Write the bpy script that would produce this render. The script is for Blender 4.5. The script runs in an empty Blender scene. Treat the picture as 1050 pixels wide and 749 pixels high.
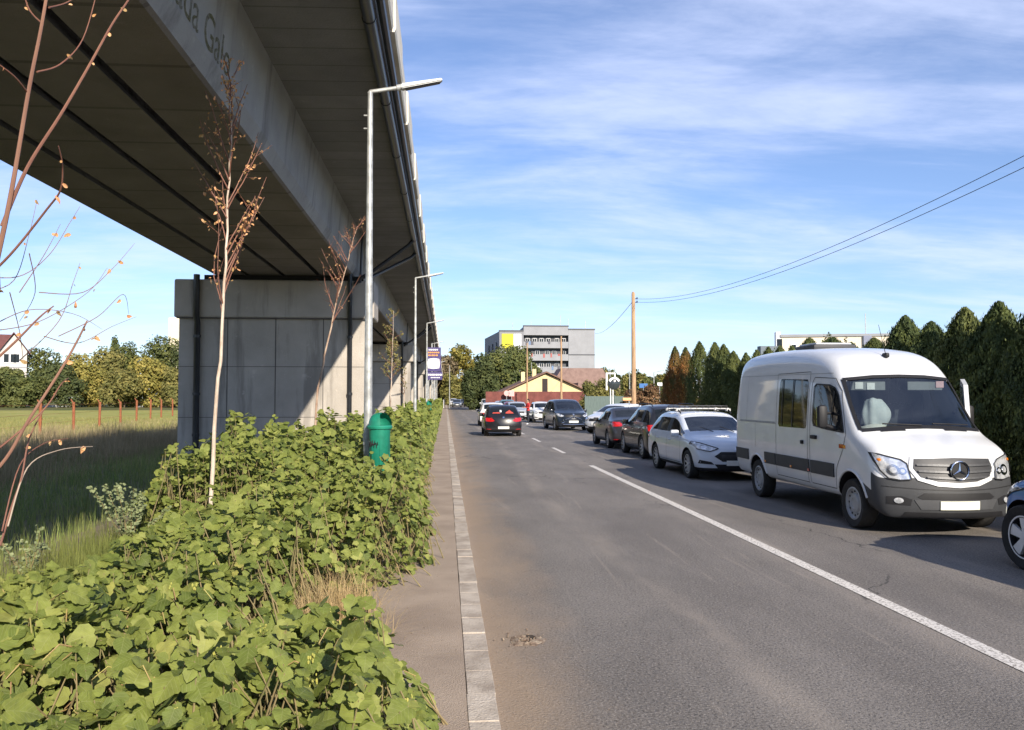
import bpy, bmesh, math, random
import numpy as np
from mathutils import Vector, Matrix, Euler
from mathutils.bvhtree import BVHTree
R = math.radians
random.seed(7); rng = np.random.default_rng(11)
S = bpy.context.scene
COL = S.collection
# ------------------------------------------------------------------ camera, world, sun
cam_d = bpy.data.cameras.new('camera'); cam = bpy.data.objects.new('camera', cam_d); COL.objects.link(cam)
YAW, PITCH = math.atan(68/850), math.atan(33.5/850)
cam.location = (0, 0, 1.83); cam.rotation_euler = (R(90)+PITCH, 0, -YAW)
cam_d.sensor_width = 36; cam_d.lens = 850/1050*36; cam_d.clip_start = .05; cam_d.clip_end = 6000
S.camera = cam
S.view_settings.view_transform = 'Standard'; S.view_settings.look = 'None'
S.view_settings.exposure = 0.68; S.view_settings.gamma = 1; S.view_settings.use_curve_mapping = False
S.render.engine = 'CYCLES'
S.cycles.use_denoising = True
S.cycles.max_bounces = 6; S.cycles.diffuse_bounces = 3; S.cycles.glossy_bounces = 3; S.cycles.transmission_bounces = 4
S.cycles.transparent_max_bounces = 12
S.cycles.use_adaptive_sampling = True; S.cycles.adaptive_threshold = 0.02
SUN = Vector((0.63, -2.0, 1.0)).normalized()
ELEV = math.asin(SUN.z); AZ = math.atan2(SUN.x, SUN.y)
sd = bpy.data.lights.new('sun', 'SUN'); sd.energy = 4.5; sd.angle = R(0.6); sd.color = (1.0, .90, .76)
so = bpy.data.objects.new('sun', sd); COL.objects.link(so); so.rotation_euler = SUN.to_track_quat('Z', 'Y').to_euler()
W = bpy.data.worlds.new('World'); S.world = W; W.use_nodes = True
nt = W.node_tree; nt.nodes.clear()
def N(t, typ, **kw):
    n = t.nodes.new(typ)
    for k, v in kw.items():
        if k.startswith('i_'):
            n.inputs[k[2:].replace('_', ' ')].default_value = v
        else: setattr(n, k, v)
    return n
sky = N(nt, 'ShaderNodeTexSky', sky_type='NISHITA', sun_disc=False, sun_elevation=ELEV, sun_rotation=AZ, air_density=1.0, dust_density=.05, ozone_density=3.6)
tc = N(nt, 'ShaderNodeTexCoord')
sep = N(nt, 'ShaderNodeSeparateXYZ'); nt.links.new(tc.outputs['Generated'], sep.inputs[0])
zz = N(nt, 'ShaderNodeMath', operation='ADD'); nt.links.new(sep.outputs[2], zz.inputs[0]); zz.inputs[1].default_value = .12
zm = N(nt, 'ShaderNodeMath', operation='MAXIMUM'); nt.links.new(zz.outputs[0], zm.inputs[0]); zm.inputs[1].default_value = .03
dx = N(nt, 'ShaderNodeMath', operation='DIVIDE'); nt.links.new(sep.outputs[0], dx.inputs[0]); nt.links.new(zm.outputs[0], dx.inputs[1])
dy = N(nt, 'ShaderNodeMath', operation='DIVIDE'); nt.links.new(sep.outputs[1], dy.inputs[0]); nt.links.new(zm.outputs[0], dy.inputs[1])
cb = N(nt, 'ShaderNodeCombineXYZ'); nt.links.new(dx.outputs[0], cb.inputs[0]); nt.links.new(dy.outputs[0], cb.inputs[1])
mp = N(nt, 'ShaderNodeMapping'); nt.links.new(cb.outputs[0], mp.inputs[0])
mp.inputs['Rotation'].default_value = (0, 0, R(-16)); mp.inputs['Scale'].default_value = (.55, 1.15, 1)
n1 = N(nt, 'ShaderNodeTexNoise', i_Scale=1.5, i_Detail=10.0, i_Roughness=.60, i_Distortion=.35); nt.links.new(mp.outputs[0], n1.inputs['Vector'])
mp2 = N(nt, 'ShaderNodeMapping'); nt.links.new(cb.outputs[0], mp2.inputs[0])
mp2.inputs['Rotation'].default_value = (0, 0, R(22)); mp2.inputs['Scale'].default_value = (1.5, 4.5, 1)
n2 = N(nt, 'ShaderNodeTexNoise', i_Scale=.9, i_Detail=8.0, i_Roughness=.66, i_Distortion=.8); nt.links.new(mp2.outputs[0], n2.inputs['Vector'])
mxn = N(nt, 'ShaderNodeMath', operation='MULTIPLY_ADD'); nt.links.new(n2.outputs[0], mxn.inputs[0]); mxn.inputs[1].default_value = .30; nt.links.new(n1.outputs[0], mxn.inputs[2])
rp = N(nt, 'ShaderNodeMapRange', interpolation_type='SMOOTHSTEP'); nt.links.new(mxn.outputs[0], rp.inputs[0])
rp.inputs[1].default_value = .50; rp.inputs[2].default_value = .92; rp.inputs[3].default_value = .08; rp.inputs[4].default_value = .66
tint = N(nt, 'ShaderNodeMix', data_type='RGBA', blend_type='MULTIPLY'); tint.inputs[0].default_value = 1
nt.links.new(sky.outputs[0], tint.inputs[6]); tint.inputs[7].default_value = (.86, .90, 1.06, 1)
mx = N(nt, 'ShaderNodeMix', data_type='RGBA'); nt.links.new(rp.outputs[0], mx.inputs[0]); nt.links.new(tint.outputs[2], mx.inputs[6])
mx.inputs[7].default_value = (6.0, 6.6, 8.7, 1)
bg = N(nt, 'ShaderNodeBackground', i_Strength=.098); nt.links.new(mx.outputs[2], bg.inputs[0])
wo = N(nt, 'ShaderNodeOutputWorld'); nt.links.new(bg.outputs[0], wo.inputs[0])

# ------------------------------------------------------------------ projection helpers (pixel of the photograph -> world)
CM = Euler((R(90)+PITCH, 0, -YAW)).to_matrix()
def ray(px, py):
    return CM @ Vector(((px-525)/850, -(py-374.5)/850, -1))
def P(px, py, D):
    d = ray(px, py); t = D/d.y; return Vector((d.x*t, D, 1.83+d.z*t))
def G(px, py, z=0):
    d = ray(px, py); t = (z-1.83)/d.z; return Vector((d.x*t, d.y*t, z))

# ------------------------------------------------------------------ materials
MATS = {}
def M(name, col=(.5,.5,.5), rough=.6, metal=0., var=.12, scale=6., bump=0., bscale=30., coat=0., col2=None, spec=.5, stretch=None, detail=5., attr=0., transl=0., contrast=1.):
    if name in MATS: return MATS[name]
    m = bpy.data.materials.new(name); m.use_nodes = True; t = m.node_tree
    b = t.nodes['Principled BSDF']
    b.inputs['Roughness'].default_value = rough; b.inputs['Metallic'].default_value = metal
    b.inputs['Coat Weight'].default_value = coat; b.inputs['Coat Roughness'].default_value = .05
    b.inputs['Specular IOR Level'].default_value = spec
    c = N(t, 'ShaderNodeTexCoord'); mpn = N(t, 'ShaderNodeMapping'); t.links.new(c.outputs['Object'], mpn.inputs[0])
    if stretch: mpn.inputs['Scale'].default_value = stretch
    n = N(t, 'ShaderNodeTexNoise', i_Scale=scale, i_Detail=detail, i_Roughness=.6); t.links.new(mpn.outputs[0], n.inputs['Vector'])
    mr = N(t, 'ShaderNodeMapRange', interpolation_type='SMOOTHSTEP'); t.links.new(n.outputs[0], mr.inputs[0])
    mr.inputs[1].default_value = .5-.25/contrast; mr.inputs[2].default_value = .5+.25/contrast
    mix = N(t, 'ShaderNodeMix', data_type='RGBA'); t.links.new(mr.outputs[0], mix.inputs[0])
    c2 = col2 or tuple(min(1, x*(1+var)) for x in col); c1 = col if col2 else tuple(x*(1-var) for x in col)
    mix.inputs[6].default_value = (*c1, 1); mix.inputs[7].default_value = (*c2, 1)
    out = mix.outputs[2]
    if attr:
        a = N(t, 'ShaderNodeAttribute', attribute_name='rnd'); s = N(t, 'ShaderNodeHueSaturation')
        f1 = N(t, 'ShaderNodeMapRange'); t.links.new(a.outputs['Fac'], f1.inputs[0]); f1.inputs[3].default_value = 1-attr; f1.inputs[4].default_value = 1+attr
        f2 = N(t, 'ShaderNodeMapRange'); t.links.new(a.outputs['Fac'], f2.inputs[0]); f2.inputs[3].default_value = .5+.03*attr; f2.inputs[4].default_value = .5-.05*attr
        t.links.new(out, s.inputs['Color']); t.links.new(f1.outputs[0], s.inputs['Value']); t.links.new(f2.outputs[0], s.inputs['Hue'])
        out = s.outputs[0]
    t.links.new(out, b.inputs['Base Color'])
    if bump:
        n2 = N(t, 'ShaderNodeTexNoise', i_Scale=bscale, i_Detail=4.0); t.links.new(mpn.outputs[0], n2.inputs['Vector'])
        bp = N(t, 'ShaderNodeBump', i_Strength=min(1, bump), i_Distance=.02); t.links.new(n2.outputs[0], bp.inputs['Height']); t.links.new(bp.outputs[0], b.inputs['Normal'])
    if transl:
        tr = N(t, 'ShaderNodeBsdfTranslucent'); ms = N(t, 'ShaderNodeMixShader'); ms.inputs[0].default_value = transl
        t.links.new(out, tr.inputs[0]); t.links.new(b.outputs[0], ms.inputs[1]); t.links.new(tr.outputs[0], ms.inputs[2])
        t.links.new(ms.outputs[0], t.nodes['Material Output'].inputs[0])
    MATS[name] = m; return m
def glass_mat(name, tint=(.35,.42,.42), mixf=.25, ior=1.9):
    if name in MATS: return MATS[name]
    m = bpy.data.materials.new(name); m.use_nodes = True; t = m.node_tree; t.nodes.remove(t.nodes['Principled BSDF'])
    tr = N(t, 'ShaderNodeBsdfTransparent'); tr.inputs[0].default_value = (*tint, 1)
    gl = N(t, 'ShaderNodeBsdfGlossy', i_Roughness=.02); gl.inputs[0].default_value = (.9, .95, 1, 1)
    fr = N(t, 'ShaderNodeFresnel', i_IOR=1.9)
    ms = N(t, 'ShaderNodeMixShader'); t.links.new(fr.outputs[0], ms.inputs[0]); t.links.new(tr.outputs[0], ms.inputs[1]); t.links.new(gl.outputs[0], ms.inputs[2])
    t.links.new(ms.outputs[0], t.nodes['Material Output'].inputs[0]); MATS[name] = m; return m

# ------------------------------------------------------------------ object helpers
def link(o, parent=None):
    COL.objects.link(o)
    if parent: o.parent = parent
    return o
def tag(o, label=None, cat=None, group=None, kind=None):
    if label: o['label'] = label
    if cat: o['category'] = cat
    if group: o['group'] = group
    if kind: o['kind'] = kind
    return o
def empty(name, loc=(0,0,0), rz=0, label=None, cat=None, group=None):
    o = bpy.data.objects.new(name, None); o.location = loc; o.rotation_euler = (0,0,rz); o.empty_display_size = .2
    link(o); return tag(o, label, cat, group)
def copy_tree(o, parent=None):
    c = o.copy(); COL.objects.link(c)
    if parent: c.parent = parent
    for ch in list(o.children): copy_tree(ch, c)
    return c
def meshobj(name, verts, faces, mats, parent=None, mi=None, smooth=False):
    me = bpy.data.meshes.new(name); me.from_pydata([tuple(v) for v in verts], [], faces)
    if not isinstance(mats, (list, tuple)): mats = [mats]
    for m in mats: me.materials.append(m)
    if mi is not None: me.polygons.foreach_set('material_index', mi)
    if smooth: me.polygons.foreach_set('use_smooth', [True]*len(me.polygons))
    me.update(); return link(bpy.data.objects.new(name, me), parent)
class MB:
    """mesh builder"""
    def __init__(s): s.v = []; s.f = []; s.m = []; s.cm = 0
    def add(s, vs, fs):
        o = len(s.v); s.v += [Vector(v) for v in vs]; s.f += [tuple(i+o for i in f) for f in fs]; s.m += [s.cm]*len(fs); return s
    def box(s, x0, x1, y0, y1, z0, z1, b=0.):
        if x0 > x1: x0, x1 = x1, x0
        if b <= 0:
            vs = [(x,y,z) for z in (z0,z1) for (x,y) in ((x0,y0),(x1,y0),(x1,y1),(x0,y1))]
            return s.add(vs, [(3,2,1,0),(4,5,6,7),(0,1,5,4),(1,2,6,5),(2,3,7,6),(3,0,4,7)])
        bm = bmesh.new(); bmesh.ops.create_cube(bm, size=1)
        for v in bm.verts: v.co = Vector(((x0+x1)/2+v.co.x*(x1-x0), (y0+y1)/2+v.co.y*(y1-y0), (z0+z1)/2+v.co.z*(z1-z0)))
        bmesh.ops.bevel(bm, geom=bm.edges[:], offset=b, segments=2, profile=.5, affect='EDGES')
        return s.bm(bm)
    def bm(s, bm):
        bm.verts.ensure_lookup_table(); bm.verts.index_update()
        s.add([v.co.copy() for v in bm.verts], [tuple(v.index for v in f.verts) for f in bm.faces]); bm.free(); return s
    def tube(s, pts, rad, n=8, cap=True):
        pts = [Vector(p) for p in pts]; k = len(pts)
        if not hasattr(rad, '__len__'): rad = [rad]*k
        vs = []; up = None
        for i, p in enumerate(pts):
            d = (pts[min(i+1,k-1)]-pts[max(i-1,0)]).normalized()
            if up is None: up = Vector((0,0,1)) if abs(d.z) < .9 else Vector((1,0,0))
            a = d.cross(up).normalized(); b = a.cross(d).normalized(); up = b
            for j in range(n):
                t = 2*math.pi*j/n; vs.append(p+(a*math.cos(t)+b*math.sin(t))*rad[i])
        fs = [(i*n+j, i*n+(j+1)%n, (i+1)*n+(j+1)%n, (i+1)*n+j) for i in range(k-1) for j in range(n)]
        if cap: fs += [tuple(range(n-1,-1,-1)), tuple((k-1)*n+j for j in range(n))]
        return s.add(vs, fs)
    def lathe(s, prof, n=24, axis='z', c=(0,0,0), cap=True):
        """prof: list of (r, h); axis of revolution"""
        vs = []
        for r, h in prof:
            for j in range(n):
                t = 2*math.pi*j/n; a, b = r*math.cos(t), r*math.sin(t)
                v = (a,b,h) if axis=='z' else ((h,a,b) if axis=='x' else (a,h,b)); vs.append(Vector(v)+Vector(c))
        fs = [(i*n+j, i*n+(j+1)%n, (i+1)*n+(j+1)%n, (i+1)*n+j) for i in range(len(prof)-1) for j in range(n)]
        if cap and prof[0][0] > 1e-4: fs.append(tuple(range(n-1,-1,-1)))
        if cap and prof[-1][0] > 1e-4: fs.append(tuple((len(prof)-1)*n+j for j in range(n)))
        return s.add(vs, fs)
    def prism(s, poly, y0, y1, plane='xz'):
        """poly in plane extruded along the third axis"""
        n = len(poly); f = {'xz': lambda a,b,c: (a,c,b), 'yz': lambda a,b,c: (c,a,b), 'xy': lambda a,b,c: (a,b,c)}[plane]
        vs = [f(a,b,y0) for a,b in poly]+[f(a,b,y1) for a,b in poly]
        return s.add(vs, [tuple(range(n)), tuple(range(2*n-1,n-1,-1))]+[(i,i+n,(i+1)%n+n,(i+1)%n) for i in range(n)])
    def build(s, name, mats, parent=None, smooth=False, fixn=True):
        o = meshobj(name, s.v, s.f, mats, parent, s.m, smooth)
        if fixn:
            bm = bmesh.new(); bm.from_mesh(o.data); bmesh.ops.recalc_face_normals(bm, faces=bm.faces); bm.to_mesh(o.data); bm.free()
        if smooth: auto_smooth(o)
        return o
def auto_smooth(o, ang=38):
    me = o.data
    bm = bmesh.new(); bm.from_mesh(me)
    for e in bm.edges:
        if len(e.link_faces) == 2: e.smooth = e.calc_face_angle(0) < R(ang)
    for f in bm.faces: f.smooth = True
    bm.to_mesh(me); bm.free()
def array_mesh(name, verts, k, mats, rnd=None, uv=None, parent=None, smooth=False):
    """verts: (F*k,3) array, every face k own vertices; rnd: per-face value"""
    verts = np.asarray(verts, dtype=np.float32).reshape(-1, 3); nf = len(verts)//k
    me = bpy.data.meshes.new(name); me.vertices.add(len(verts)); me.vertices.foreach_set('co', verts.ravel())
    me.loops.add(nf*k); me.loops.foreach_set('vertex_index', np.arange(nf*k, dtype=np.int32))
    me.polygons.add(nf); me.polygons.foreach_set('loop_start', np.arange(0, nf*k, k, dtype=np.int32))
    if not isinstance(mats, (list, tuple)): mats = [mats]
    for m in mats: me.materials.append(m)
    if rnd is not None:
        a = me.attributes.new('rnd', 'FLOAT', 'FACE'); a.data.foreach_set('value', np.asarray(rnd, dtype=np.float32))
    if uv is not None:
        l = me.uv_layers.new(name='UVMap'); l.data.foreach_set('uv', np.asarray(uv, dtype=np.float32).ravel())
    me.update(calc_edges=True)
    return link(bpy.data.objects.new(name, me), parent)
def rotmats(nrm, spin):
    """(n,3) unit normals + spin angle -> (n,3,3) frames with z=normal"""
    n = nrm/np.linalg.norm(nrm, axis=1, keepdims=True)
    ref = np.where(np.abs(n[:, 2:3]) < .95, np.array([[0,0,1.]]), np.array([[1.,0,0]]))
    a = np.cross(ref, n); a /= np.linalg.norm(a, axis=1, keepdims=True); b = np.cross(n, a)
    c, s_ = np.cos(spin)[:, None], np.sin(spin)[:, None]
    return np.stack([a*c+b*s_, -a*s_+b*c, n], axis=2)
def scatter(tmpl_tris, pos, Rm, size):
    """tmpl (T,3,3) triangles placed at pos (n,3) with frames; -> (n*T*3,3)"""
    T = tmpl_tris.reshape(-1, 3)
    out = np.einsum('nij,kj->nki', Rm, T)*size[:, None, None]+pos[:, None, :]
    return out.reshape(-1, 3)
# ------------------------------------------------------------------ SETTING: ground, road, pavement
def road_material():
    m = bpy.data.materials.new('asphalt'); m.use_nodes = True; t = m.node_tree; b = t.nodes['Principled BSDF']
    c = N(t, 'ShaderNodeTexCoord'); L = t.links.new
    def noise(scale, st, det=5., rough=.6, dist=0.):
        mpn = N(t, 'ShaderNodeMapping'); L(c.outputs['Object'], mpn.inputs[0]); mpn.inputs['Scale'].default_value = st
        n = N(t, 'ShaderNodeTexNoise', i_Scale=scale, i_Detail=det, i_Roughness=rough, i_Distortion=dist); L(mpn.outputs[0], n.inputs['Vector']); return n.outputs[0]
    def rng_(x, a, bb, lo=0., hi=1.):
        r = N(t, 'ShaderNodeMapRange', interpolation_type='SMOOTHSTEP'); L(x, r.inputs[0]); r.inputs[1].default_value = a; r.inputs[2].default_value = bb; r.inputs[3].default_value = lo; r.inputs[4].default_value = hi; return r.outputs[0]
    def mixc(f, a, bcol):
        x = N(t, 'ShaderNodeMix', data_type='RGBA'); L(f, x.inputs[0])
        if isinstance(a, tuple): x.inputs[6].default_value = (*a, 1)
        else: L(a, x.inputs[6])
        x.inputs[7].default_value = (*bcol, 1); return x.outputs[2]
    def mul(a, bb):
        x = N(t, 'ShaderNodeMath', operation='MULTIPLY'); L(a, x.inputs[0])
        if isinstance(bb, float): x.inputs[1].default_value = bb
        else: L(bb, x.inputs[1])
        return x.outputs[0]
    sp = N(t, 'ShaderNodeSeparateXYZ'); L(c.outputs['Object'], sp.inputs[0]); X = sp.outputs[0]
    base = mixc(rng_(noise(.9, (1,.35,1), 6.), .3, .7), (.158,.142,.128), (.225,.203,.182))
    base = mixc(rng_(noise(55, (1,1,1), 3.), .53, .62, 0, .60), base, (.34,.31,.28))       # light aggregate
    base = mixc(rng_(noise(48, (1,1,1), 3.), .38, .46, .60, 0), base, (.035,.034,.033))     # dark gaps
    # dust near the kerb (x < ~1.0) and streaks of dust in the wheel gaps
    xn = N(t, 'ShaderNodeMath', operation='MULTIPLY_ADD'); L(noise(1.6, (1,.45,1), 6.), xn.inputs[0]); xn.inputs[1].default_value = 1.1; L(X, xn.inputs[2])
    base = mixc(rng_(xn.outputs[0], .75, 1.75, .80, 0), base, (.36,.265,.18))
    xs = N(t, 'ShaderNodeMath', operation='MULTIPLY_ADD'); L(noise(.5, (1,.10,1), 4.), xs.inputs[0]); xs.inputs[1].default_value = 1.6; L(X, xs.inputs[2])
    w = N(t, 'ShaderNodeMath', operation='PINGPONG'); L(xs.outputs[0], w.inputs[0]); w.inputs[1].default_value = .92
    base = mixc(mul(rng_(w.outputs[0], .62, .9), rng_(noise(2.2, (1,.25,1), 6.), .35, .65, .0, .42)), base, (.36,.31,.26))
    # lengthwise pale scratches, transverse ruts
    base = mixc(rng_(noise(9, (3,.09,1), 5., .7, .3), .60, .74, 0, .35), base, (.27,.235,.20))
    base = mixc(rng_(noise(14, (.12,2.8,1), 4., .7, .2), .66, .76, 0, .28), base, (.05,.05,.05))
    base = mixc(rng_(noise(3.2, (1,.05,1), 6., .7, .5), .60, .66, 0, .30), base, (.36,.31,.26))
    base = mixc(rng_(noise(.7, (1,.5,1), 2., .5), .57, .60, 0, .12), base, (.09,.085,.08))
    # cracks
    vo = N(t, 'ShaderNodeTexVoronoi', feature='DISTANCE_TO_EDGE', i_Scale=.32); mpn = N(t, 'ShaderNodeMapping'); L(c.outputs['Object'], mpn.inputs[0]); mpn.inputs['Scale'].default_value = (1,.6,1)
    add = N(t, 'ShaderNodeVectorMath', operation='ADD'); nn = N(t, 'ShaderNodeTexNoise', i_Scale=2.5, i_Detail=6.0); L(c.outputs['Object'], nn.inputs['Vector']); L(mpn.outputs[0], add.inputs[0])
    sc = N(t, 'ShaderNodeVectorMath', operation='SCALE'); L(nn.outputs['Color'], sc.inputs[0]); sc.inputs['Scale'].default_value = .5; L(sc.outputs[0], add.inputs[1]); L(add.outputs[0], vo.inputs['Vector'])
    base = mixc(mul(rng_(vo.outputs[0], .0, .006, .8, 0), rng_(noise(.3, (1,1,1), 2.), .52, .62)), base, (.03,.03,.03))
    L(base, b.inputs['Base Color']); b.inputs['Roughness'].default_value = .82; b.inputs['Specular IOR Level'].default_value = .35
    bp = N(t, 'ShaderNodeBump', i_Strength=.8, i_Distance=.012); L(noise(60, (1,1,1), 4.), bp.inputs['Height'])
    bp2 = N(t, 'ShaderNodeBump', i_Strength=.35, i_Distance=.03); L(noise(5, (1,.6,1), 5.), bp2.inputs['Height']); L(bp.outputs[0], bp2.inputs['Normal']); L(bp2.outputs[0], b.inputs['Normal'])
    return m
ASPH = road_material()
def sheet(name, x0, x1, y0, y1, z, m, label=None):
    o = meshobj(name, [(x0,y0,z),(x1,y0,z),(x1,y1,z),(x0,y1,z)], [(0,1,2,3)], m)
    tag(o, label, kind='structure'); return o
soil = M('soil', (.13,.095,.065), .95, col2=(.20,.155,.11), scale=3, bump=.8, bscale=25)
earth = M('far_ground', (.085,.105,.035), .95, col2=(.16,.145,.06), scale=.08, bump=.3, bscale=4, spec=.05)
o = sheet('ground', -2500, 2500, -300, 4500, -.03, earth, 'green and brown open ground reaching the horizon')
o = sheet('road', .30, 8.6, -25, 330, 0.0, ASPH, 'grey asphalt two lane road with dusty edge')
# pavement beside the road
pav_m = M('pavement_asphalt', (.29,.225,.172), .9, col2=(.43,.34,.262), scale=1.3, bump=.6, bscale=90, detail=8)
pav = MB(); pav.box(-.95, .127, -20, 330, -.02, .098); o = pav.build('pavement', pav_m); tag(o, 'brownish asphalt pavement strip beside the kerb', kind='structure')
# kerb stones as one long structure, each block with its own small gap and bevel
kb = MB(); y = -6.0
while y < 260:
    ln = .42 if y < 60 else 2.0
    z = .1+random.uniform(-.004,.004); dxk = random.uniform(-.004,.004)
    if y < 30: kb.box(.13+dxk, .296+dxk, y+.004, y+ln-.004, -.02, z, .004)
    else: kb.box(.13+dxk, .296+dxk, y+.006, y+ln-.006, -.02, z)
    y += ln
o = kb.build('kerb', M('kerb_concrete', (.31,.255,.205), .9, col2=(.55,.48,.40), scale=3.5, contrast=1.3, detail=8, bump=.5, bscale=60)); tag(o, 'pale concrete kerb of short blocks', kind='structure')
kj = sheet('kerb_bed', .131, .295, -6, 260, .07, M('kerb_joint', (.10,.075,.055), .95)); 
vrg = sheet('verge', -4.8, -.951, -20, 330, .05, M('verge_soil', (.16,.12,.085), .95, col2=(.24,.19,.14), scale=2.5, bump=.9, bscale=30), 'brown soil verge under the weeds')
sheet('roadside_verge', 8.6, 11.5, -20, 330, .02, M('verge_dirt', (.12,.09,.06), .95, col2=(.15,.12,.07), scale=2, bump=.8), 'dirt strip along the right road edge')
# road markings (thin worn paint)
mark_m = bpy.data.materials.new('road_paint'); mark_m.use_nodes = True; t = mark_m.node_tree; b = t.nodes['Principled BSDF']
b.inputs['Roughness'].default_value = .7
c = N(t,'ShaderNodeTexCoord'); n = N(t,'ShaderNodeTexNoise', i_Scale=38.0, i_Detail=8.0, i_Roughness=.7); t.links.new(c.outputs['Object'], n.inputs['Vector'])
mr = N(t,'ShaderNodeMapRange'); t.links.new(n.outputs[0], mr.inputs[0]); mr.inputs[1].default_value=.41; mr.inputs[2].default_value=.49
mix = N(t,'ShaderNodeMix', data_type='RGBA'); t.links.new(mr.outputs[0], mix.inputs[0]); mix.inputs[6].default_value=(.24,.21,.18,1); mix.inputs[7].default_value=(.72,.68,.62,1)
t.links.new(mix.outputs[2], b.inputs['Base Color'])
mk = MB()
def quad(mb, x0,x1,y0,y1,z): mb.add([(x0,y0,z),(x1,y0,z),(x1,y1,z),(x0,y1,z)], [(0,1,2,3)])
quad(mk, 3.84, 3.985, -10, 22.2, .005)
yy = 27.2
while yy < 200: quad(mk, 3.85, 3.98, yy, yy+3.0, .005); yy += 7.1
o = mk.build('road_marking', mark_m, fixn=False); tag(o, 'worn white centre line, solid then dashed', kind='structure')
# pothole with loose rubble
ph = MB(); hx, hy = .60, 6.3
pc = [(hx+math.cos(a)*.075*(1+.25*math.sin(3*a+1)), hy+math.sin(a)*.11*(1+.2*math.cos(2*a))) for a in [2*math.pi*i/20 for i in range(20)]]
ring2 = [(hx+(x-hx)*1.9+random.uniform(-.02,.02), hy+(y_-hy)*1.7+random.uniform(-.03,.03)) for x,y_ in pc]
vs = [(x,y_,-.004) for x,y_ in ring2]+[(x,y_,.012+random.uniform(0,.010)) for x,y_ in pc]+[(hx+(x-hx)*.72,hy+(y_-hy)*.72,.003) for x,y_ in pc]+[(hx-.02,hy,.004)]
fs = [(i,(i+1)%20,20+(i+1)%20,20+i) for i in range(20)]+[(20+i,20+(i+1)%20,40+(i+1)%20,40+i) for i in range(20)]+[(40+i,40+(i+1)%20,60) for i in range(20)]
ph.add(vs, fs)
rub = M('rubble', (.20,.14,.10), .95, col2=(.34,.27,.2), scale=14, bump=1, bscale=60, contrast=2)
ph.m = [1 if (i >= 20 and (i % 20) in (17,18,19,0,1,2,3)) else 0 for i in range(60)]  # dark crescent on one inner side: shade of the hollow put in as colour
o = ph.build('pothole_dirt', [rub, M('pothole_shade', (.045,.035,.028), .95)], smooth=True); tag(o, 'brown dirt-filled pothole in the asphalt near the kerb', kind='structure')
rb = MB()
for i in range(110):
    a = random.uniform(0, 6.28); r = abs(random.gauss(0, .09)); s_ = random.uniform(.003,.010)
    cx_, cy_ = hx+math.cos(a)*r, hy+math.sin(a)*r*1.2
    bm = bmesh.new(); bmesh.ops.create_icosphere(bm, subdivisions=1, radius=s_, matrix=Matrix.Translation((cx_,cy_,.006+s_*.5)) @ Matrix.Diagonal((1,random.uniform(.7,1.4),random.uniform(.5,.9),1)))
    rb.bm(bm)
o = rb.build('rubble', rub, fixn=False); tag(o, 'small stones scattered round the pothole', 'rubble', kind='stuff')
# pebbles, sand and litter grit along the kerb foot
gr = MB()
for i in range(700):
    yy = random.uniform(2.5, 22); x = .31+abs(random.gauss(0,.22)); s_ = random.uniform(.002,.0055)
    if random.random() < .3: x = random.uniform(-.9,.1)
    z0 = .1 if x < .12 else .0
    bm = bmesh.new(); bmesh.ops.create_icosphere(bm, subdivisions=1, radius=s_, matrix=Matrix.Translation((x,yy,z0+s_*.5)) @ Matrix.Diagonal((1,random.uniform(.7,1.4),random.uniform(.5,.9),1))); gr.bm(bm)
o = gr.build('grit', M('grit_stone', (.3,.25,.2), .9, col2=(.15,.12,.1), scale=9), fixn=False); tag(o, 'loose grit lying along the kerb and pavement', 'grit', kind='stuff')

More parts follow.
